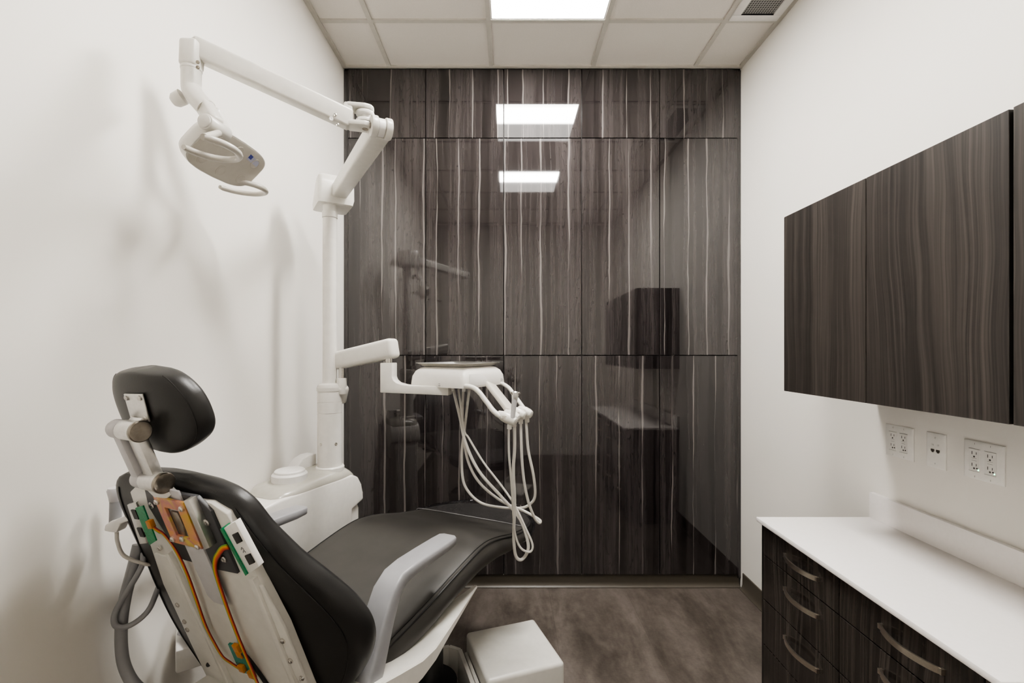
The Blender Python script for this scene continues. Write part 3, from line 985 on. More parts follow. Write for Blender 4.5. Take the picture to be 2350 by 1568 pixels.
ribbon([fx(*p) for p in [(.139, .488, -.012), (.118, .480, -.013), (.098, .464, -.013), (.075, .439, -.011), (.058, .403, -.010), (.048, .341, -.010), (.041, .274, -.010), (.036, .2, -.012), (.034, .127, -.014), (.034, .066, -.013), (.040, -.02, -.008), (.050, -.08, -.006)]], .012, 'ribbon_cable')
MB().tube([fx(.030, .165, -.006), fx(.046, .150, -.006), fx(.066, .110, -.004), (fx(.082, .06, -.003)), fx(.092, -.02, -.002), fx(.096, -.09, -.002)], .0042, 8).build('black_cable', M['black'], chair)

# headrest arm: two-joint linkage
hb, hk = bk(0, .640, .012), None
TH2 = math.radians(72)
HB = -math.cos(TH2) * CU + math.sin(TH2) * UP
HN = math.sin(TH2) * CU + math.cos(TH2) * UP
J1 = ch(-.262, 0, 1.168)                  # lower joint
J2 = ch(-.300, 0, 1.275)                  # upper joint
ha = MB()
ha.bar(bk(.022, .585, -.004), J1, .050, .020, up=BN, bev=.004)
arm = ha.build('headrest_arm', M['white_plastic'], chair)
m = MB()
for sg in (-1,):
    m.cyl(J1 + CV * (sg * .018), J1 + CV * (sg * .046), .0185, bev=.002)
    m.cyl(J2 + CV * (sg * .022), J2 + CV * (sg * .050), .0185, bev=.002)
    m.bar(J1 + CV * sg * .032, J2 + CV * sg * .034, .024, .026, up=HN, bev=.004)
m.build('link', M['pale_grey'], arm)
m = MB()
m.bar(J1 + CV * .006 + HN * .004, J2 + CV * .006 + HN * .004, .036, .020, up=HN, bev=.004)
m.cyl(J1 - CV * .018, J1 + CV * .036, .0195, bev=.002)
m.cyl(J2 - CV * .020, J2 + CV * .030, .0195, bev=.002)
m.build('link', M['alu'], arm)
for J, e in ((J1, .036), (J2, .030)):
    MB().lathe([(0, .0208), (.005, .0208), (.007, .0188), (.0072, .014), (.0066, .008), (.0066, .001)], J + CV * e, CV, 28).build('joint_cap', M['dark_steel'], arm)
MB().cyl(J1 - CV * .046, J1 - CV * .051, .0145, bev=.001).build('joint_cap', M['steel'], arm)
MB().cyl(J2 - CV * .050, J2 - CV * .057, .0155, bev=.001).build('joint_cap', M['steel'], arm)

# headrest cushion
H0 = ch(-.286, -.004, 1.312) + HN * .030
def hr(v, h, n):
    return H0 + CV * v + HB * h + HN * n
hw_t = [(-.107, .02), (-.104, .040), (-.092, .076), (-.069, .116), (-.044, .135), (-.012, .138), (.02, .130), (.040, .117), (.056, .101), (.066, .083), (.072, .055), (.074, .02)]
def head_n(v, h):
    th = .032 * math.sqrt(max(.05, 1 - (abs(h + .012) / .098) ** 4))
    return .014 * (abs(v) / .15) ** 2 + .004, th
def head_loop(h):
    w = interp(hw_t, h)
    lp = []
    N = 36
    for k in range(N):
        a = 2 * PI * k / N
        c, s = math.cos(a), math.sin(a)
        v = w * math.copysign(abs(c) ** .6, c)
        n0, th = head_n(v, h)
        lp.append(hr(v, h, n0 + th * math.copysign(abs(s) ** .7, s)))
    return lp
hs = [-.107 + .181 * k / 40 for k in range(41)]
head = MB().loft([head_loop(h) for h in hs]).build('headrest', M['leather_back'], chair, angle=60)
m = MB()
a0 = hr(-.035, -.028, -.042)
m.prism([hr(-.024, .034, -.028), hr(.040, .036, -.028), hr(.034, -.022, -.030), hr(-.030, -.026, -.030)], -HN * .004, bev=.0015)
m.bar(hr(.002, -.018, -.032), J2 + HN * .004 - CV * .002, .040, .016, up=HN, bev=.003)
hp = m.build('headrest_plate', M['alu'], head)
for v, h in ((-.016, .026), (.031, .028), (-.020, -.017), (.026, -.014)):
    MB().lathe([(0, .0052), (.002, .0052), (.0034, .003)], hr(v, h, -.0325), -HN, 12).build('screw', M['steel'], head)
# piping of the headrest
pts = []
m = MB()
for sg in (1, -1):
    m = MB()
    pts = []
    for h in hs[3:-2]:
        w = interp(hw_t, h); v = sg * w * .93
        n0, th = head_n(v, h)
        a = math.acos(.93 ** (1 / .6))
        pts.append(hr(v, h, n0 - th * math.sin(a) ** .7))
    m.tube(pts, .0012, 6, smooth=0)
    m.build('seam', M['seam'], head)

# chair base on the floor: open white housing, black bellows, square pump cover
E1 = Vector((.945, .328, 0)).normalized(); E2 = Vector((-E1.y, E1.x, 0))
NR = Vector((.206, 1.686, 0)); S = .295
def eb(a, b, z):
    """base coordinates from the near right corner of the pump cover: a to the left, b away"""
    return NR - E1 * a + E2 * b + UP * z
rotE = Matrix.Rotation(math.atan2(E1.y, E1.x), 3, 'Z')
m = MB().box(tuple(eb(S / 2, S / 2, .158)), (S, S, .284), rot=rotE, bev=.014, seg=4)
pc = m.build('pump_cover', M['white'], chair, angle=30)
m = MB()
m.box(tuple(eb(S + .010, S / 2 - .01, .125)), (.014, S - .05, .235), rot=rotE, bev=.003)
m.build('side_flange', M['white'], pc)
MB().box(tuple(eb(S + .0185, .03, .19)), (.004, .006, .012), rot=rotE).build('slot', M['black'], pc)
# housing walls
W0, W1, D0, D1 = S + .030, S + .34, -.42, S + .01
m = MB()
hz = .232
for a0, b0, a1, b1 in ((W0, D0, W0, D1 - .035), (W0, D1 - .035, W0 + .035, D1), (W0 + .035, D1, W1 - .03, D1), (W1 - .03, D1, W1, D1 - .03), (W1, D1 - .03, W1, D0)):
    m.bar(eb(a0, b0, .02 + hz / 2), eb(a1, b1, .02 + hz / 2), .016, hz, bev=.002)
m.box(tuple(eb((W0 + W1) / 2, (D0 + D1) / 2, .012)), (W1 - W0 + .01, D1 - D0, .024), rot=rotE, bev=.004)
m.build('base_housing', M['white'], chair, angle=30)
bc = eb(W0 + .14, D1 - .15, 0)
prof = [(.03, .11)]
for k in range(6):
    z = .05 + k * .075
    prof += [(z * .45, .112), (z * .45 + .018, .100)]
prof += [(.235, .100), (.24, .05), (.52, .05)]
MB().lathe(prof, bc, UP, 32).build('lift_bellows', M['black'], chair)

# ------------------------------------------------------------------ side unit with the post
side = thing('side_unit', ch(.55, -.58, 0), 'white utility cabinet with cream top and tall post between chair and left wall', 'side unit')
def su(u, v, z): return ch(u, v, z)
VF, VR = -.447, -.715                # face towards the chair, rear
m = MB()
# body: side profile in (u, z) pushed across v
prof = [(.26, .62), (.26, .835), (.30, .862), (.40, .876), (.60, .880), (.765, .880), (.80, .862), (.822, .825), (.832, .785), (.834, .752), (.765, .728), (.765, .62)]
m.prism([su(u, VF, z) for u, z in prof], CV * (VR + .05 - VF), bev=.010, seg=3)
m.clip((XL + .006, 0, 0), (-1, 0, 0))
body = m.build('cabinet_body', M['bright'], side, angle=40)
m = MB()
m.prism([su(.56, VF - .02, .0), su(.822, VF - .02, .0), su(.828, VF - .02, .01), su(.828, VF - .02, .715), su(.815, VF - .02, .745), su(.56, VF - .02, .745)], CV * -.16, bev=.012, seg=3)
m.clip((XL + .03, 0, 0), (-1, 0, 0))
m.build('pedestal', M['bright'], side, angle=40)
# cream top: domed lid
def lid_loop(u):
    k = (u - .385) / (.80 - .385)
    e = math.sqrt(max(0, 1 - abs(2 * k - 1) ** 5))
    v0 = VF - .002 - .035 * (1 - e); v1 = -.672 + .03 * (1 - e)
    hh = interp([(.385, .004), (.41, .022), (.47, .030), (.55, .034), (.64, .040), (.70, .042), (.75, .036), (.79, .016), (.80, .002)], u)
    z0 = interp([(.385, .872), (.60, .8795), (.76, .8795), (.80, .866)], u)
    lp = []
    for q, r in ((0, 0), (.015, .30), (.07, .62), (.16, .86), (.30, 1), (.5, 1.04), (.7, 1), (.84, .86), (.93, .62), (.985, .30), (1, 0)):
        lp.append(su(u, v0 + (v1 - v0) * q, z0 + hh * r))
    lp.append(su(u, v1, z0 - .01)); lp.append(su(u, v0, z0 - .01))
    return lp
MB().loft([lid_loop(.385 + .415 * k / 40) for k in range(41)]).clip((XL + .004, 0, 0), (-1, 0, 0)).build('top_cover', M['cover'], side, angle=45)
dc = su(.525, -.553, 0)
m = MB().lathe([(.900, .060), (.905, .067), (.930, .067), (.936, .062), (.9365, .058), (.944, .057), (.948, .052), (.949, .001)], dc, UP, 48)
m.build('bowl_cover', M['white_plastic'], side, angle=30)
m = MB()
a = su(.585, -.625, .90)
m.prism([su(.585, -.655, .90), su(.700, -.655, .90), su(.702, -.655, .972), su(.665, -.655, .972), su(.63, -.655, .962), su(.59, -.655, .925)], CV * .058, bev=.004)
m.clip((XL + .004, 0, 0), (-1, 0, 0))
cf = m.build('cup_filler', M['white_plastic'], side, angle=40)
MB().cyl(su(.702, -.612, .945), su(.7035, -.612, .945), .004, seg=12).build('hole', M['black'], cf)
# post
PO = Vector((-.776, 2.03, 0))
m = MB().lathe([(.905, .060), (.922, .060), (.926, .057), (.927, .051), (1.155, .051), (1.1555, .0495), (1.158, .0495), (1.1585, .0512), (1.203, .0512), (1.2035, .0498), (1.2055, .0498), (1.206, .0512), (1.272, .0512), (1.280, .048), (1.284, .040), (1.286, .0295), (2.002, .0295)], PO, UP, 40)
post = m.build('post', M['bright'], side, angle=30)
for a in (-1.99, -0.70):
    dv = Vector((math.cos(a), math.sin(a), 0))
    MB().lathe([(0, .0065), (.0015, .0065), (.002, .005), (.0012, .003)], PO + dv * .0505 + UP * 1.026, dv, 14).build('screw', M['steel'], post)

# ------------------------------------------------------------------ dental lamp on top of the post
lamp = thing('dental_lamp', (PO.x, PO.y, 2.003), 'white articulated dental operatory lamp reaching from post top over the headrest', 'dental lamp')
da = Vector((.51, -.86, 0)).normalized(); pa = Vector((.86, .51, 0)).normalized()
m = MB()
m.lathe([(2.003, .0300), (2.004, .0320), (2.03, .0320), (2.032, .028), (2.07, .028)], PO, UP, 32)
lo = []
for z, dl, dr, fr_, bk_ in ((2.058, -.042, .080, .030, .122), (2.062, -.052, .092, .036, .132), (2.085, -.055, .098, .038, .128), (2.15, -.052, .098, .034, .070), (2.178, -.050, .094, .030, .050), (2.186, -.042, .086, .022, .040)):
    c4 = [PO + pa * dl + da * fr_, PO + pa * dr + da * fr_, PO + pa * dr - da * bk_, PO + pa * dl - da * bk_]
    r = .016
    lp = []
    for i in range(4):
        p0, p1, p2 = c4[i - 1], c4[i], c4[(i + 1) % 4]
        e0 = (p0 - p1).normalized(); e1 = (p2 - p1).normalized()
        for k in range(5):
            a = k / 4
            lp.append(p1 + e0 * r * (1 - a) ** 2 + e1 * r * a ** 2 + UP * z)
    lo.append(lp)
m.loft(lo)
m.build('pivot_housing', M['white'], lamp, angle=40)
A0 = PO + da * .02 + pa * .035 + UP * 2.118
A1 = at(872, 297, 1.415)
m = MB().bar(A0, A1, .062, .058, bev=.009, seg=3)
m.build('lower_arm', M['white'], lamp)
# elbow: two forks with a swivel between them
K = at(838, 278, 1.41)
m = MB()
dx = (at(800, 275, 1.40) - K); dx.z = 0; dx.normalize()
ay = Vector((-dx.y, dx.x, 0))
# end fork on the lower arm
d1 = (A1 - A0).normalized(); s1 = d1.cross(UP).normalized()
for sg in (-1, 1):
    c = A1 + d1 * .012 + s1 * sg * .021
    m.cyl(c - s1 * .010, c + s1 * .010, .031, bev=.003)
m.bar(A1 - d1 * .03, A1 + d1 * .004, .060, .056, bev=.006)
m.build('elbow_fork', M['white'], lamp, angle=40)
m = MB()
Kc = A1 + d1 * .012
m.cyl(Kc - s1 * .010, Kc + s1 * .010, .026, bev=.002)
m.bar(Kc, K + Vector((0, 0, .006)), .024, .034, bev=.006)
for zz in (.016, -.008):
    m.cyl(K + UP * zz, K + UP * (zz + .010), .027, bev=.002)
m.cyl(K + UP * -.012, K + UP * .03, .012)
m.build('elbow_swivel', M['white_plastic'], lamp, angle=40)
m = MB()
B0 = at(800, 274, 1.395)
for zz, h in ((.030, .013), (-.024, .015)):
    m.prism([K + UP * zz + dx * a + ay * b for a, b in ((.05, -.026), (.05, .026), (0, .028), (-.018, .022), (-.026, .008), (-.026, -.008), (-.018, -.022), (0, -.028))], UP * h, bev=.004)
m.box(tuple(K + dx * .046 + UP * .010), (.026, .050, .066), rot=Matrix.Rotation(math.atan2(dx.y, dx.x), 3, 'Z'), bev=.006)
m.build('arm_fork', M['white'], lamp, angle=40)
for c, ax in ((K + UP * -.0242, -UP), (Kc + s1 * .0312, s1), (Kc - s1 * .0312, -s1)):
    MB().lathe([(0, .009), (.001, .009), (.0012, .0065), (.0004, .006), (.0004, .001)], c, ax, 16).build('screw', M['dark_steel'], lamp)
# upper arm
C0, C1 = at(806, 277, 1.395), at(440, 108, 1.262)
m = MB().bar(C0, C1, .040, .0565, bev=.008, seg=3)
ua = m.build('upper_arm', M['white'], lamp)
du = (C1 - C0).normalized(); su_ = du.cross(UP).normalized()
if su_.y > 0: su_ = -su_
for px, py, r in ((769, 264, .005), (760, 273, .006), (774, 286, .005), (439, 111, .005), (444, 90, .005)):
    s = (px - 806) / (440 - 806)
    Y = 1.395 + (1.262 - 1.395) * s - .0205
    c = at(px, py, Y)
    MB().lathe([(0, r), (.0012, r), (.002, r * .7), (.001, r * .4)], c, su_, 14).build('screw', M['steel'] if r < .006 else M['white_plastic'], ua)
# drop tube with elbow
Yh = 1.255
m = MB()
m.bar(at(441, 96, Yh), at(439, 158, Yh), .046, .046, up=Vector((0, 1, 0)), bev=.009, seg=3)
m.cyl(at(439, 156, Yh), at(439, 162, Yh), .0255)
m.tube([at(439, 158, Yh), at(439, 185, Yh), at(440, 205, Yh), at(449, 222, Yh - .005), at(463, 238, Yh - .01), at(474, 250, Yh - .012)], .0245, 20)
m.build('drop_tube', M['white'], lamp, angle=40)
m = MB()
m.lathe([(0, .020), (.022, .0185), (.030, .0125)], at(420, 222, Yh), (at(404, 230, Yh) - at(424, 220, Yh)).normalized(), 24)
m.build('knob_socket', M['white'], lamp)
m = MB()
m.cyl(at(411, 226, Yh), at(398, 232, Yh), .0135, bev=.002)
m.build('tension_knob', M['ring'], lamp)
for py in (143, 155):
    MB().lathe([(0, .005), (.001, .005), (.002, .0035), (.001, .002)], at(454, py, Yh - .0235), Vector((.2, -1, -.1)), 12).build('screw', M['dark_steel'], lamp)
# yoke
HD = at(520, 362, 1.275)
hl = Vector((.06, .995, .03)).normalized()
hw = Vector((.72, -.06, .69)); hw = (hw - hl * hw.dot(hl)).normalized()
hn = hl.cross(hw).normalized()
if hn.z > 0: hn = -hn
def hd(l, w, n):
    """lamp head: l along it (away from camera), w across it, n out of its lit face"""
    return HD + hl * l + hw * w + hn * n
m = MB()
YK = at(470, 246, Yh - .01)
P1 = at(484, 287, 1.165)
P2 = HD + hl * .10 + hw * -.0 - hn * .045
m.bar(YK, P1 + Vector((0, .02, .01)), .030, .046, up=Vector((.8, -.5, .3)), bev=.008, seg=3, h2=.040)
m.bar(YK + Vector((.01, .01, 0)), P2, .030, .036, up=Vector((.8, -.5, .3)), bev=.008, seg=3)
m.build('yoke', M['white'], lamp, angle=40)
m = MB()
m.cyl(P1 - hl * .022, P1 + hl * .055, .0195, bev=.002)
m.cyl(P1 - hl * .0222, P1 - hl * .026, .0165, bev=.001)
m.bar(P1 + hl * .01 + Vector((0, 0, -.004)), hd(-.10, -.0, -.020), .030, .034, up=hl, bev=.006)
m.build('head_pivot', M['white'], lamp, angle=40)
# head shell
m = MB()
lo = []
hl_t = [(-.112, .045), (-.108, .060), (-.092, .072), (-.05, .080), (0, .082), (.05, .078), (.092, .066), (.108, .050), (.112, .035)]
def hring(sc, n, ins=0):
    lp = []
    N = 40
    for k in range(N):
        a = 2 * PI * k / N
        c, s = math.cos(a), math.sin(a)
        l = .128 * math.copysign(abs(c) ** .5, c)
        w = .066 * math.copysign(abs(s) ** .45, s)
        w *= 1 - .10 * (l / .128) ** 2
        lp.append(hd(l * sc, w * sc, n))
    return lp
m.loft([hring(.55, -.044), hring(.78, -.040), hring(.92, -.030), hring(.985, -.014), hring(1, .004), hring(.99, .010), hring(.96, .010)])
shell = m.build('lamp_head', M['white'], lamp, angle=40)
m = MB()
m.loft([hring(.955, .006), hring(.955, .0115), hring(.90, .0125), hring(.6, .0135)])
m.build('lamp_face', M['cream'], shell, angle=40)
for l, w in ((-.075, -.030), (-.075, .030), (.0, -.036), (.0, .036), (.080, -.030), (.080, .030)):
    MB().lathe([(0, .016), (.0015, .016), (.0018, .0135), (.0008, .011), (.0003, .004), (.0003, .001)], hd(l, w, .0128), hn, 24).build('lens_ring', M['cream'], shell, angle=20)
# label on the lit face, near the far right rim
p = [hd(.040, .048, .0134), hd(.092, .040, .0134), hd(.092, .024, .0134), hd(.040, .030, .0134)]
lb = MB().prism(p, hn * .0006).build('label', M['labelgrey'], shell)
p = [hd(.040, .048, .0141), hd(.054, .046, .0141), hd(.054, .034, .0141), hd(.040, .036, .0141)]
MB().prism(p, hn * .0004).build('label_mark', M['blue'], shell)
# ring handles at both ends
def ring_handle(c, ax, ay_, r1, r2, a0, a1, post_to):
    m = MB()
    pts = []
    n = 26
    for k in range(n + 1):
        a = a0 + (a1 - a0) * k / n
        pts.append(c + ax * (math.cos(a) * r1) + ay_ * (math.sin(a) * r2))
    m.tube(pts, lambda s: .0080 if .03 < s < .97 else .0060, 12, smooth=0)
    m.cyl(post_to, pts[-1], .008)
    return m
ring_handle(at(479, 340, 1.10), Vector((1, .1, -.05)).normalized(), Vector((-.1, 1, 0.05)).normalized(), .060, .076, PI * .97, PI * -.36, P1 + hl * .01 + Vector((.012, 0, -.016))).build('ring_handle', M['ring'], lamp)
ring_handle(at(552, 430, 1.43), Vector((1, .1, -.05)).normalized(), Vector((-.1, 1, .05)).normalized(), .069, .070, PI * .93, PI * -.45, hd(.120, .0, .004)).build('ring_handle', M['ring'], lamp)

# ------------------------------------------------------------------ delivery unit swung from the post
deliv = thing('delivery_unit', (PO.x, PO.y, 1.28), 'white doctor delivery head on a jointed arm with hanging pale hoses over the seat', 'delivery unit')
m = MB()
m.lathe([(1.25, .0515), (1.252, .054), (1.268, .054)], PO, UP, 32)
R0 = PO + Vector((.052, .03, 1.255))
m.bar(PO + Vector((.03, .03, 1.20)), at(786, 884, 2.03), .05, .05, bev=.012, seg=3)
m.cyl(at(784, 905, 2.03), at(784, 868, 2.03), .022, bev=.004)
m.build('swivel_bracket', M['white'], deliv, angle=40)
MB().cyl(at(784, 870, 2.03), at(784, 840, 2.03), .013).build('chrome_pin', M['steel'], deliv)
D0_, D1_ = at(770, 829, 2.06), at(908, 798, 1.93)
m = MB().bar(D0_, D1_, .066, .078, bev=.018, seg=4, h2=.084)
m.build('arm', M['white'], deliv, angle=40)
MB().cyl(at(893, 815, 1.94), at(893, 842, 1.94), .0155).build('chrome_pin', M['steel'], deliv)
m = MB()
V0 = at(891, 836, 1.94); V1 = at(892, 893, 1.935); Hh = at(1037, 896, 1.885)
zb_, zt_ = 1.245, 1.285
dh = (Hh - V1); dh.z = 0; dh.normalize()
nh = Vector((-dh.y, dh.x, 0))
x0 = Vector((V1.x, V1.y, 0)) - dh * .026
Lh = .292
prof = [(0, 1.376), (.052, 1.376), (.052, 1.318), (.058, 1.305), (.072, 1.294), (.10, 1.287), (.13, 1.284), (Lh, 1.284), (Lh, 1.247), (0, 1.254)]
m.prism([x0 - nh * .026 + dh * a + UP * z for a, z in prof], nh * .052, bev=.003)
m.build('head_bracket', M['white'], deliv, angle=40)
MB().lathe([(0, .006), (.006, .006), (.008, .004)], x0 + UP * 1.345 - nh * .0, -dh, 12).build('screw', M['steel'], deliv)
# head
F0 = Vector((-.165, 1.80, 0)); dl = Vector((-.866, .5, 0)); dr = Vector((.5, .866, 0))
LA, LB = .285, .31
def dh_(a, b, z): return F0 + dl * a + dr * b + UP * z
def rrect(ins, z, r):
    c4 = [dh_(ins, ins, z), dh_(LA - ins, ins, z), dh_(LA - ins, LB - ins, z), dh_(ins, LB - ins, z)]
    lp = []
    for i in range(4):
        p0, p1, p2 = c4[i - 1], c4[i], c4[(i + 1) % 4]
        e0 = (p0 - p1).normalized(); e1 = (p2 - p1).normalized()
        for k in range(7):
            a = k / 6
            lp.append(p1 + e0 * r * (1 - a) ** 2 + e1 * r * a ** 2)
    return lp
m = MB().loft([rrect(.012, 1.284, .02), rrect(0, 1.279, .024), rrect(-.001, 1.290, .026), rrect(.002, 1.322, .030), rrect(.010, 1.342, .034), rrect(.024, 1.355, .036), rrect(.04, 1.360, .036)])
dhead = m.build('control_head', M['bright'], deliv, angle=45)
# recessed front face with the control pad
m = MB()
m.prism([dh_(-.0005, .028, 1.286), dh_(-.0005, .170, 1.286), dh_(-.0005, .150, 1.312), dh_(.002, .112, 1.334), dh_(.002, .030, 1.334)], -dl * .0015, bev=.0006)
m.build('front_panel', M['white_plastic'], dhead)
m = MB()
for b, z, s in ((.268, 1.302, .006), (.268, 1.294, .006), (.280, 1.300, .003), (.288, 1.298, .003)):
    m.box(tuple(dh_(-.0012, b, z)), (.0006, s, .005), rot=Matrix.Rotation(math.atan2(dl.y, dl.x), 3, 'Z'))
for a, z, s in ((.126, 1.294, .009), (.126, 1.287, .011)):
    m.box(tuple(dh_(a, -.0012, z)), (s, .0006, .0022), rot=Matrix.Rotation(math.atan2(dl.y, dl.x), 3, 'Z'))
m.build('printed_marks', M['ink'], dhead)
m = MB()
for a, b in ((.05, .06), (.10, .05), (.05, .15), (.08, .20), (.14, .07)):
    m.cyl(dh_(a, b, 1.284), dh_(a, b, 1.262), .007, seg=14)
m.build('hose_barb', M['white_plastic'], dhead)
# handle tubes and the holder bar
fd = -dl
H = [at(1163, 959, 1.70), at(1174, 954, 1.745), at(1189, 948, 1.79), at(1204, 945, 1.835)]
m = MB()
m.tube([dh_(.03, .02, 1.288), at(1083, 889, 1.78), at(1098, 899, 1.76), at(1116, 922, 1.74), at(1133, 944, 1.72), at(1150, 957, 1.70)], .0095, 14)
m.build('handle', M['white'], deliv)
m = MB()
m.tube([dh_(.03, .29, 1.29), at(1166, 889, 1.98), at(1182, 910, 1.92), at(1204, 940, 1.85)], .0085, 14)
m.build('handle', M['white'], deliv)
m = MB()
m.bar(at(1124, 882, 1.95), at(1174, 946, 1.77), .056, .018, up=Vector((.6, -.3, .8)), bev=.004)
m.bar(H[0] - dr * .02 + UP * .002, H[3] + dr * .02 + UP * .002, .022, .02, bev=.006)
m.build('holder_bar', M['cream'], deliv)
for i, h in enumerate(H):
    m = MB()
    ax = (fd * .92 + UP * -.32).normalized()
    L = .042 if i == 0 else .034
    pr = [(-L, .004), (-L + .004, .011), (-L * .4, .0165), (.0, .018), (L * .6, .0165), (L - .003, .013), (L, .008)]
    m.lathe([(a, r * 1.12) for a, r in pr], h, ax, 20)
    m.build('holder', M['white'], deliv)
    m = MB()
    b = h + ax * .012
    m.lathe([(-.014, .006), (-.022, .0085), (-.036, .0085), (-.038, .006)], b, UP, 16)
    m.build('hose_fitting', M['pale_hose'] if i else M['white_plastic'], deliv)
hoses = [
 (.0042, [(1052, 893, 1.95), (1065, 985, 1.94), (1076, 1006, 1.93), (1110, 1062, 1.90), (1150, 1114, 1.86), (1180, 1158, 1.80), (1206, 1212, 1.77), (1222, 1250, 1.76), (1216, 1267, 1.755), (1195, 1258, 1.75), (1182, 1226, 1.745), (1178, 1180, 1.73), (1173, 1100, 1.71), (1168, 1040, 1.70), (1168, 966, 1.695)]),
 (.0062, [(1040, 893, 1.96), (1056, 960, 1.95), (1068, 1015, 1.93), (1098, 1080, 1.90), (1150, 1140, 1.86), (1190, 1186, 1.79), (1208, 1230, 1.77), (1212, 1262, 1.765), (1198, 1284, 1.76), (1184, 1277, 1.755), (1179, 1235, 1.75), (1181, 1150, 1.745), (1178, 1080, 1.74), (1181, 1030, 1.74), (1181, 964, 1.74)]),
 (.0055, [(1063, 893, 1.96), (1061, 960, 1.955), (1065, 1010, 1.95), (1076, 1064, 1.93), (1102, 1110, 1.91), (1150, 1150, 1.88), (1200, 1172, 1.85), (1228, 1187, 1.83), (1240, 1196, 1.82), (1236, 1200, 1.815), (1225, 1185, 1.81), (1212, 1150, 1.80), (1202, 1100, 1.79), (1197, 1040, 1.785), (1195, 960, 1.788)]),
 (.0055, [(1077, 893, 1.96), (1066, 985, 1.96), (1060, 1040, 1.955), (1062, 1098, 1.95), (1076, 1130, 1.94), (1105, 1155, 1.92), (1150, 1165, 1.90), (1196, 1166, 1.87), (1218, 1156, 1.85), (1228, 1136, 1.84), (1224, 1090, 1.83), (1212, 1030, 1.83), (1207, 956, 1.832)])]
for r, pts in hoses:
    MB().tube([at(*p) for p in pts], r, 10, smooth=7).build('hose', M['pale_hose'], deliv)

# syringe standing in the first holder
syr = thing('air_water_syringe', H[0] + Vector((.012, -.01, .01)), 'grey air water syringe standing in nearest holder of delivery head', 'syringe')
s0, s1_ = at(1177, 952, 1.68), at(1181, 918, 1.68)
dsy = (s1_ - s0).normalized()
m = MB().tube([s0 - dsy * .012, s0 + dsy * .015, s1_ - dsy * .01, s1_ + dsy * .002], lambda s: .0082 + .0022 * s, 16)
m.build('syringe_body', M['pale_grey'], syr)
m = MB().lathe([(0, .0098), (.006, .011), (.018, .013), (.028, .012), (.031, .008)], s1_, dsy, 18)
hdd = m.build('syringe_head', M['alu'], syr)
m = MB()
for sg in (-1, 1):
    m.cyl(s1_ + dsy * .022 + Vector((sg * .010, -.004, 0)), s1_ + dsy * .025 + Vector((sg * .016, -.007, .002)), .0045, seg=12)
m.build('button', M['steel'], hdd)

# instrument tray lying on the head
tr = MB()
TC = dh_(LA / 2 + .0, LB / 2, 1.3605)
la, lb_ = .128, .142
def trl(k, z, r=.02):
    c4 = [TC + dl * (-la + k) + dr * (-lb_ + k), TC + dl * (la - k) + dr * (-lb_ + k), TC + dl * (la - k) + dr * (lb_ - k), TC + dl * (-la + k) + dr * (lb_ - k)]
    lp = []
    for i in range(4):
        p0, p1, p2 = c4[i - 1], c4[i], c4[(i + 1) % 4]
        e0 = (p0 - p1).normalized(); e1 = (p2 - p1).normalized()
        for q in range(6):
            a = q / 5
            lp.append(p1 + e0 * r * (1 - a) ** 2 + e1 * r * a ** 2 + UP * z)
    return lp
tr.loft([trl(.026, 0), trl(.018, .003), trl(.006, .0125), trl(0, .0135), trl(0, .015), trl(.007, .0145), trl(.019, .0045), trl(.027, .0015)])
tro = tr.build('instrument_tray', M['tray'])
tag(tro, 'shallow stainless steel tray lying on top of the delivery head', 'tray')

# ------------------------------------------------------------------ assistant holder with suction hoses, by the left wall
asst = thing('suction_holder', at(285, 1208, 1.12), 'white suction holder with grey hoses hanging between chair back and left wall', 'suction holder')
m = MB()
pts = [(238, 1219), (240, 1206), (255, 1196), (275, 1190), (312, 1181), (330, 1184), (330, 1200), (296, 1196), (276, 1203), (270, 1216), (266, 1224), (250, 1222)]
m.prism([at(x, y, 1.10) for x, y in pts], Vector((0, .03, 0)), bev=.003)
m.bar(at(322, 1190, 1.12), su(.27, -.50, .80), .03, .03, bev=.006)
m.build('holder_arm', M['white_plastic'], asst, angle=40)
m = MB()
bx = at(428, 1492, 1.34)
m.box(tuple(bx + Vector((.0, .03, 0))), (.085, .10, .085), rot=Matrix.Rotation(.6, 3, 'Z') @ Matrix.Rotation(.35, 3, 'X'), bev=.006)
m.build('valve_box', M['white_plastic'], asst)
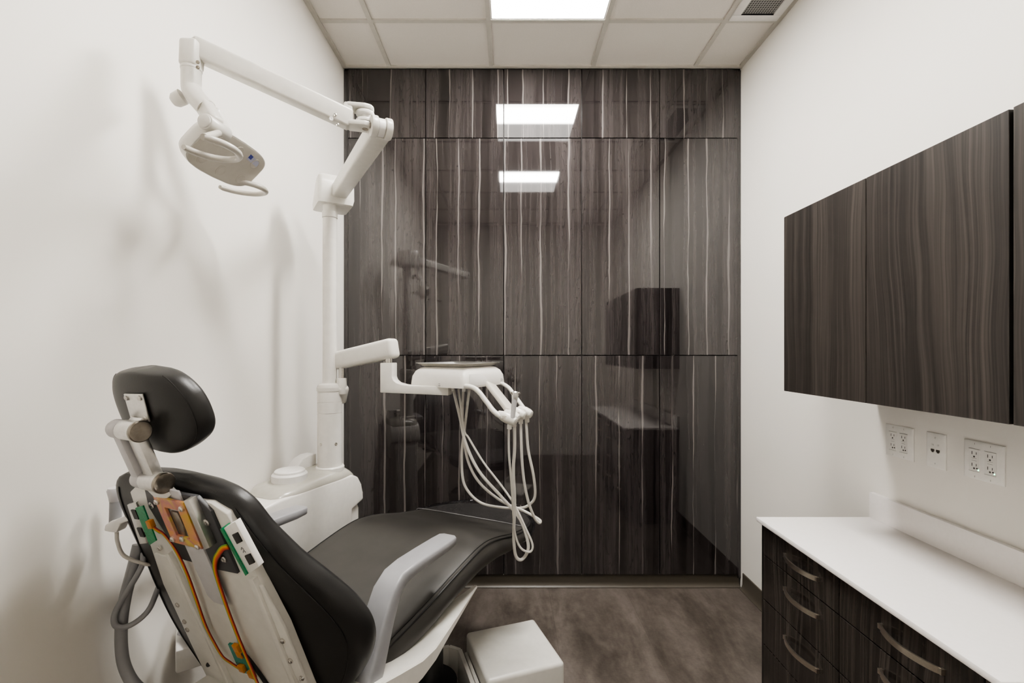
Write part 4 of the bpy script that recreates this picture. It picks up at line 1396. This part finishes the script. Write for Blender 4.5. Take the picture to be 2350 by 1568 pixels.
for nm, r, pts, mt in (('suction_hose', .013, [(318, 1250, 1.16), (306, 1300, 1.15), (288, 1370, 1.145), (279, 1430, 1.14), (279, 1490, 1.14), (288, 1535, 1.14), (312, 1575, 1.14), (360, 1610, 1.15)], M['grey_hose']),
                       ('saliva_hose', .0065, [(330, 1268, 1.15), (325, 1300, 1.14), (300, 1345, 1.13), (275, 1385, 1.125), (262, 1415, 1.12), (268, 1438, 1.12), (300, 1435, 1.13), (340, 1402, 1.15), (362, 1352, 1.19), (370, 1330, 1.2)], M['grey_hose']),
                       ('syringe_hose', .0042, [(268, 1222, 1.115), (270, 1245, 1.115), (285, 1276, 1.12), (330, 1294, 1.14), (350, 1296, 1.16)], M['pale_hose'])):
    MB().tube([at(*p) for p in pts], r, 12).build(nm, mt, asst)
t = thing('suction_tip', at(264, 1200, 1.115), 'grey suction handpiece standing in white holder by the left wall', 'suction handpiece')
s0, s1_ = at(265, 1198, 1.115), at(265, 1150, 1.115)
dsy = (s1_ - s0).normalized()
MB().tube([s0, s0.lerp(s1_, .5), s1_], lambda s: .0125 - .001 * s, 18).build('handpiece_body', M['grey_hose'], t)
m = MB().lathe([(0, .012), (.01, .0135), (.026, .017), (.032, .0145), (.034, .006)], s1_, dsy, 18)
m.build('handpiece_head', M['pale_grey'], t)
MB().cyl(s1_ + dsy * .026 + Vector((.012, 0, 0)), s1_ + dsy * .030 + Vector((.024, 0, .003)), .006, seg=12).build('valve_lever', M['steel'], t)

# ------------------------------------------------------------------ camera, world, colour
cam_d = bpy.data.cameras.new('camera')
cam = bpy.data.objects.new('camera', cam_d)
col.objects.link(cam)
cam.location = (0, 0, EYE)
cam.rotation_euler = (PI / 2, 0, 0)
cam_d.sensor_fit = 'HORIZONTAL'
cam_d.sensor_width = 36.0
cam_d.lens = F / 2350 * 36.0
cam_d.shift_x = (1175 - PX) / 2350
cam_d.shift_y = (PY - 784) / 2350
cam_d.clip_start = 0.02
scene.camera = cam

w = bpy.data.worlds.new('world')
scene.world = w
w.use_nodes = True
w.node_tree.nodes['Background'].inputs[0].default_value = (1, 0.97, 0.93, 1)
w.node_tree.nodes['Background'].inputs[1].default_value = 0.05

scene.view_settings.view_transform = 'AgX'
scene.view_settings.look = 'AgX - Medium High Contrast'
scene.view_settings.exposure = 2.0
scene.cycles.max_bounces = 7
scene.cycles.diffuse_bounces = 5
scene.cycles.glossy_bounces = 3
scene.cycles.use_adaptive_sampling = True
scene.cycles.adaptive_threshold = 0.06
scene.cycles.use_denoising = True
scene.cycles.sample_clamp_indirect = 6.0
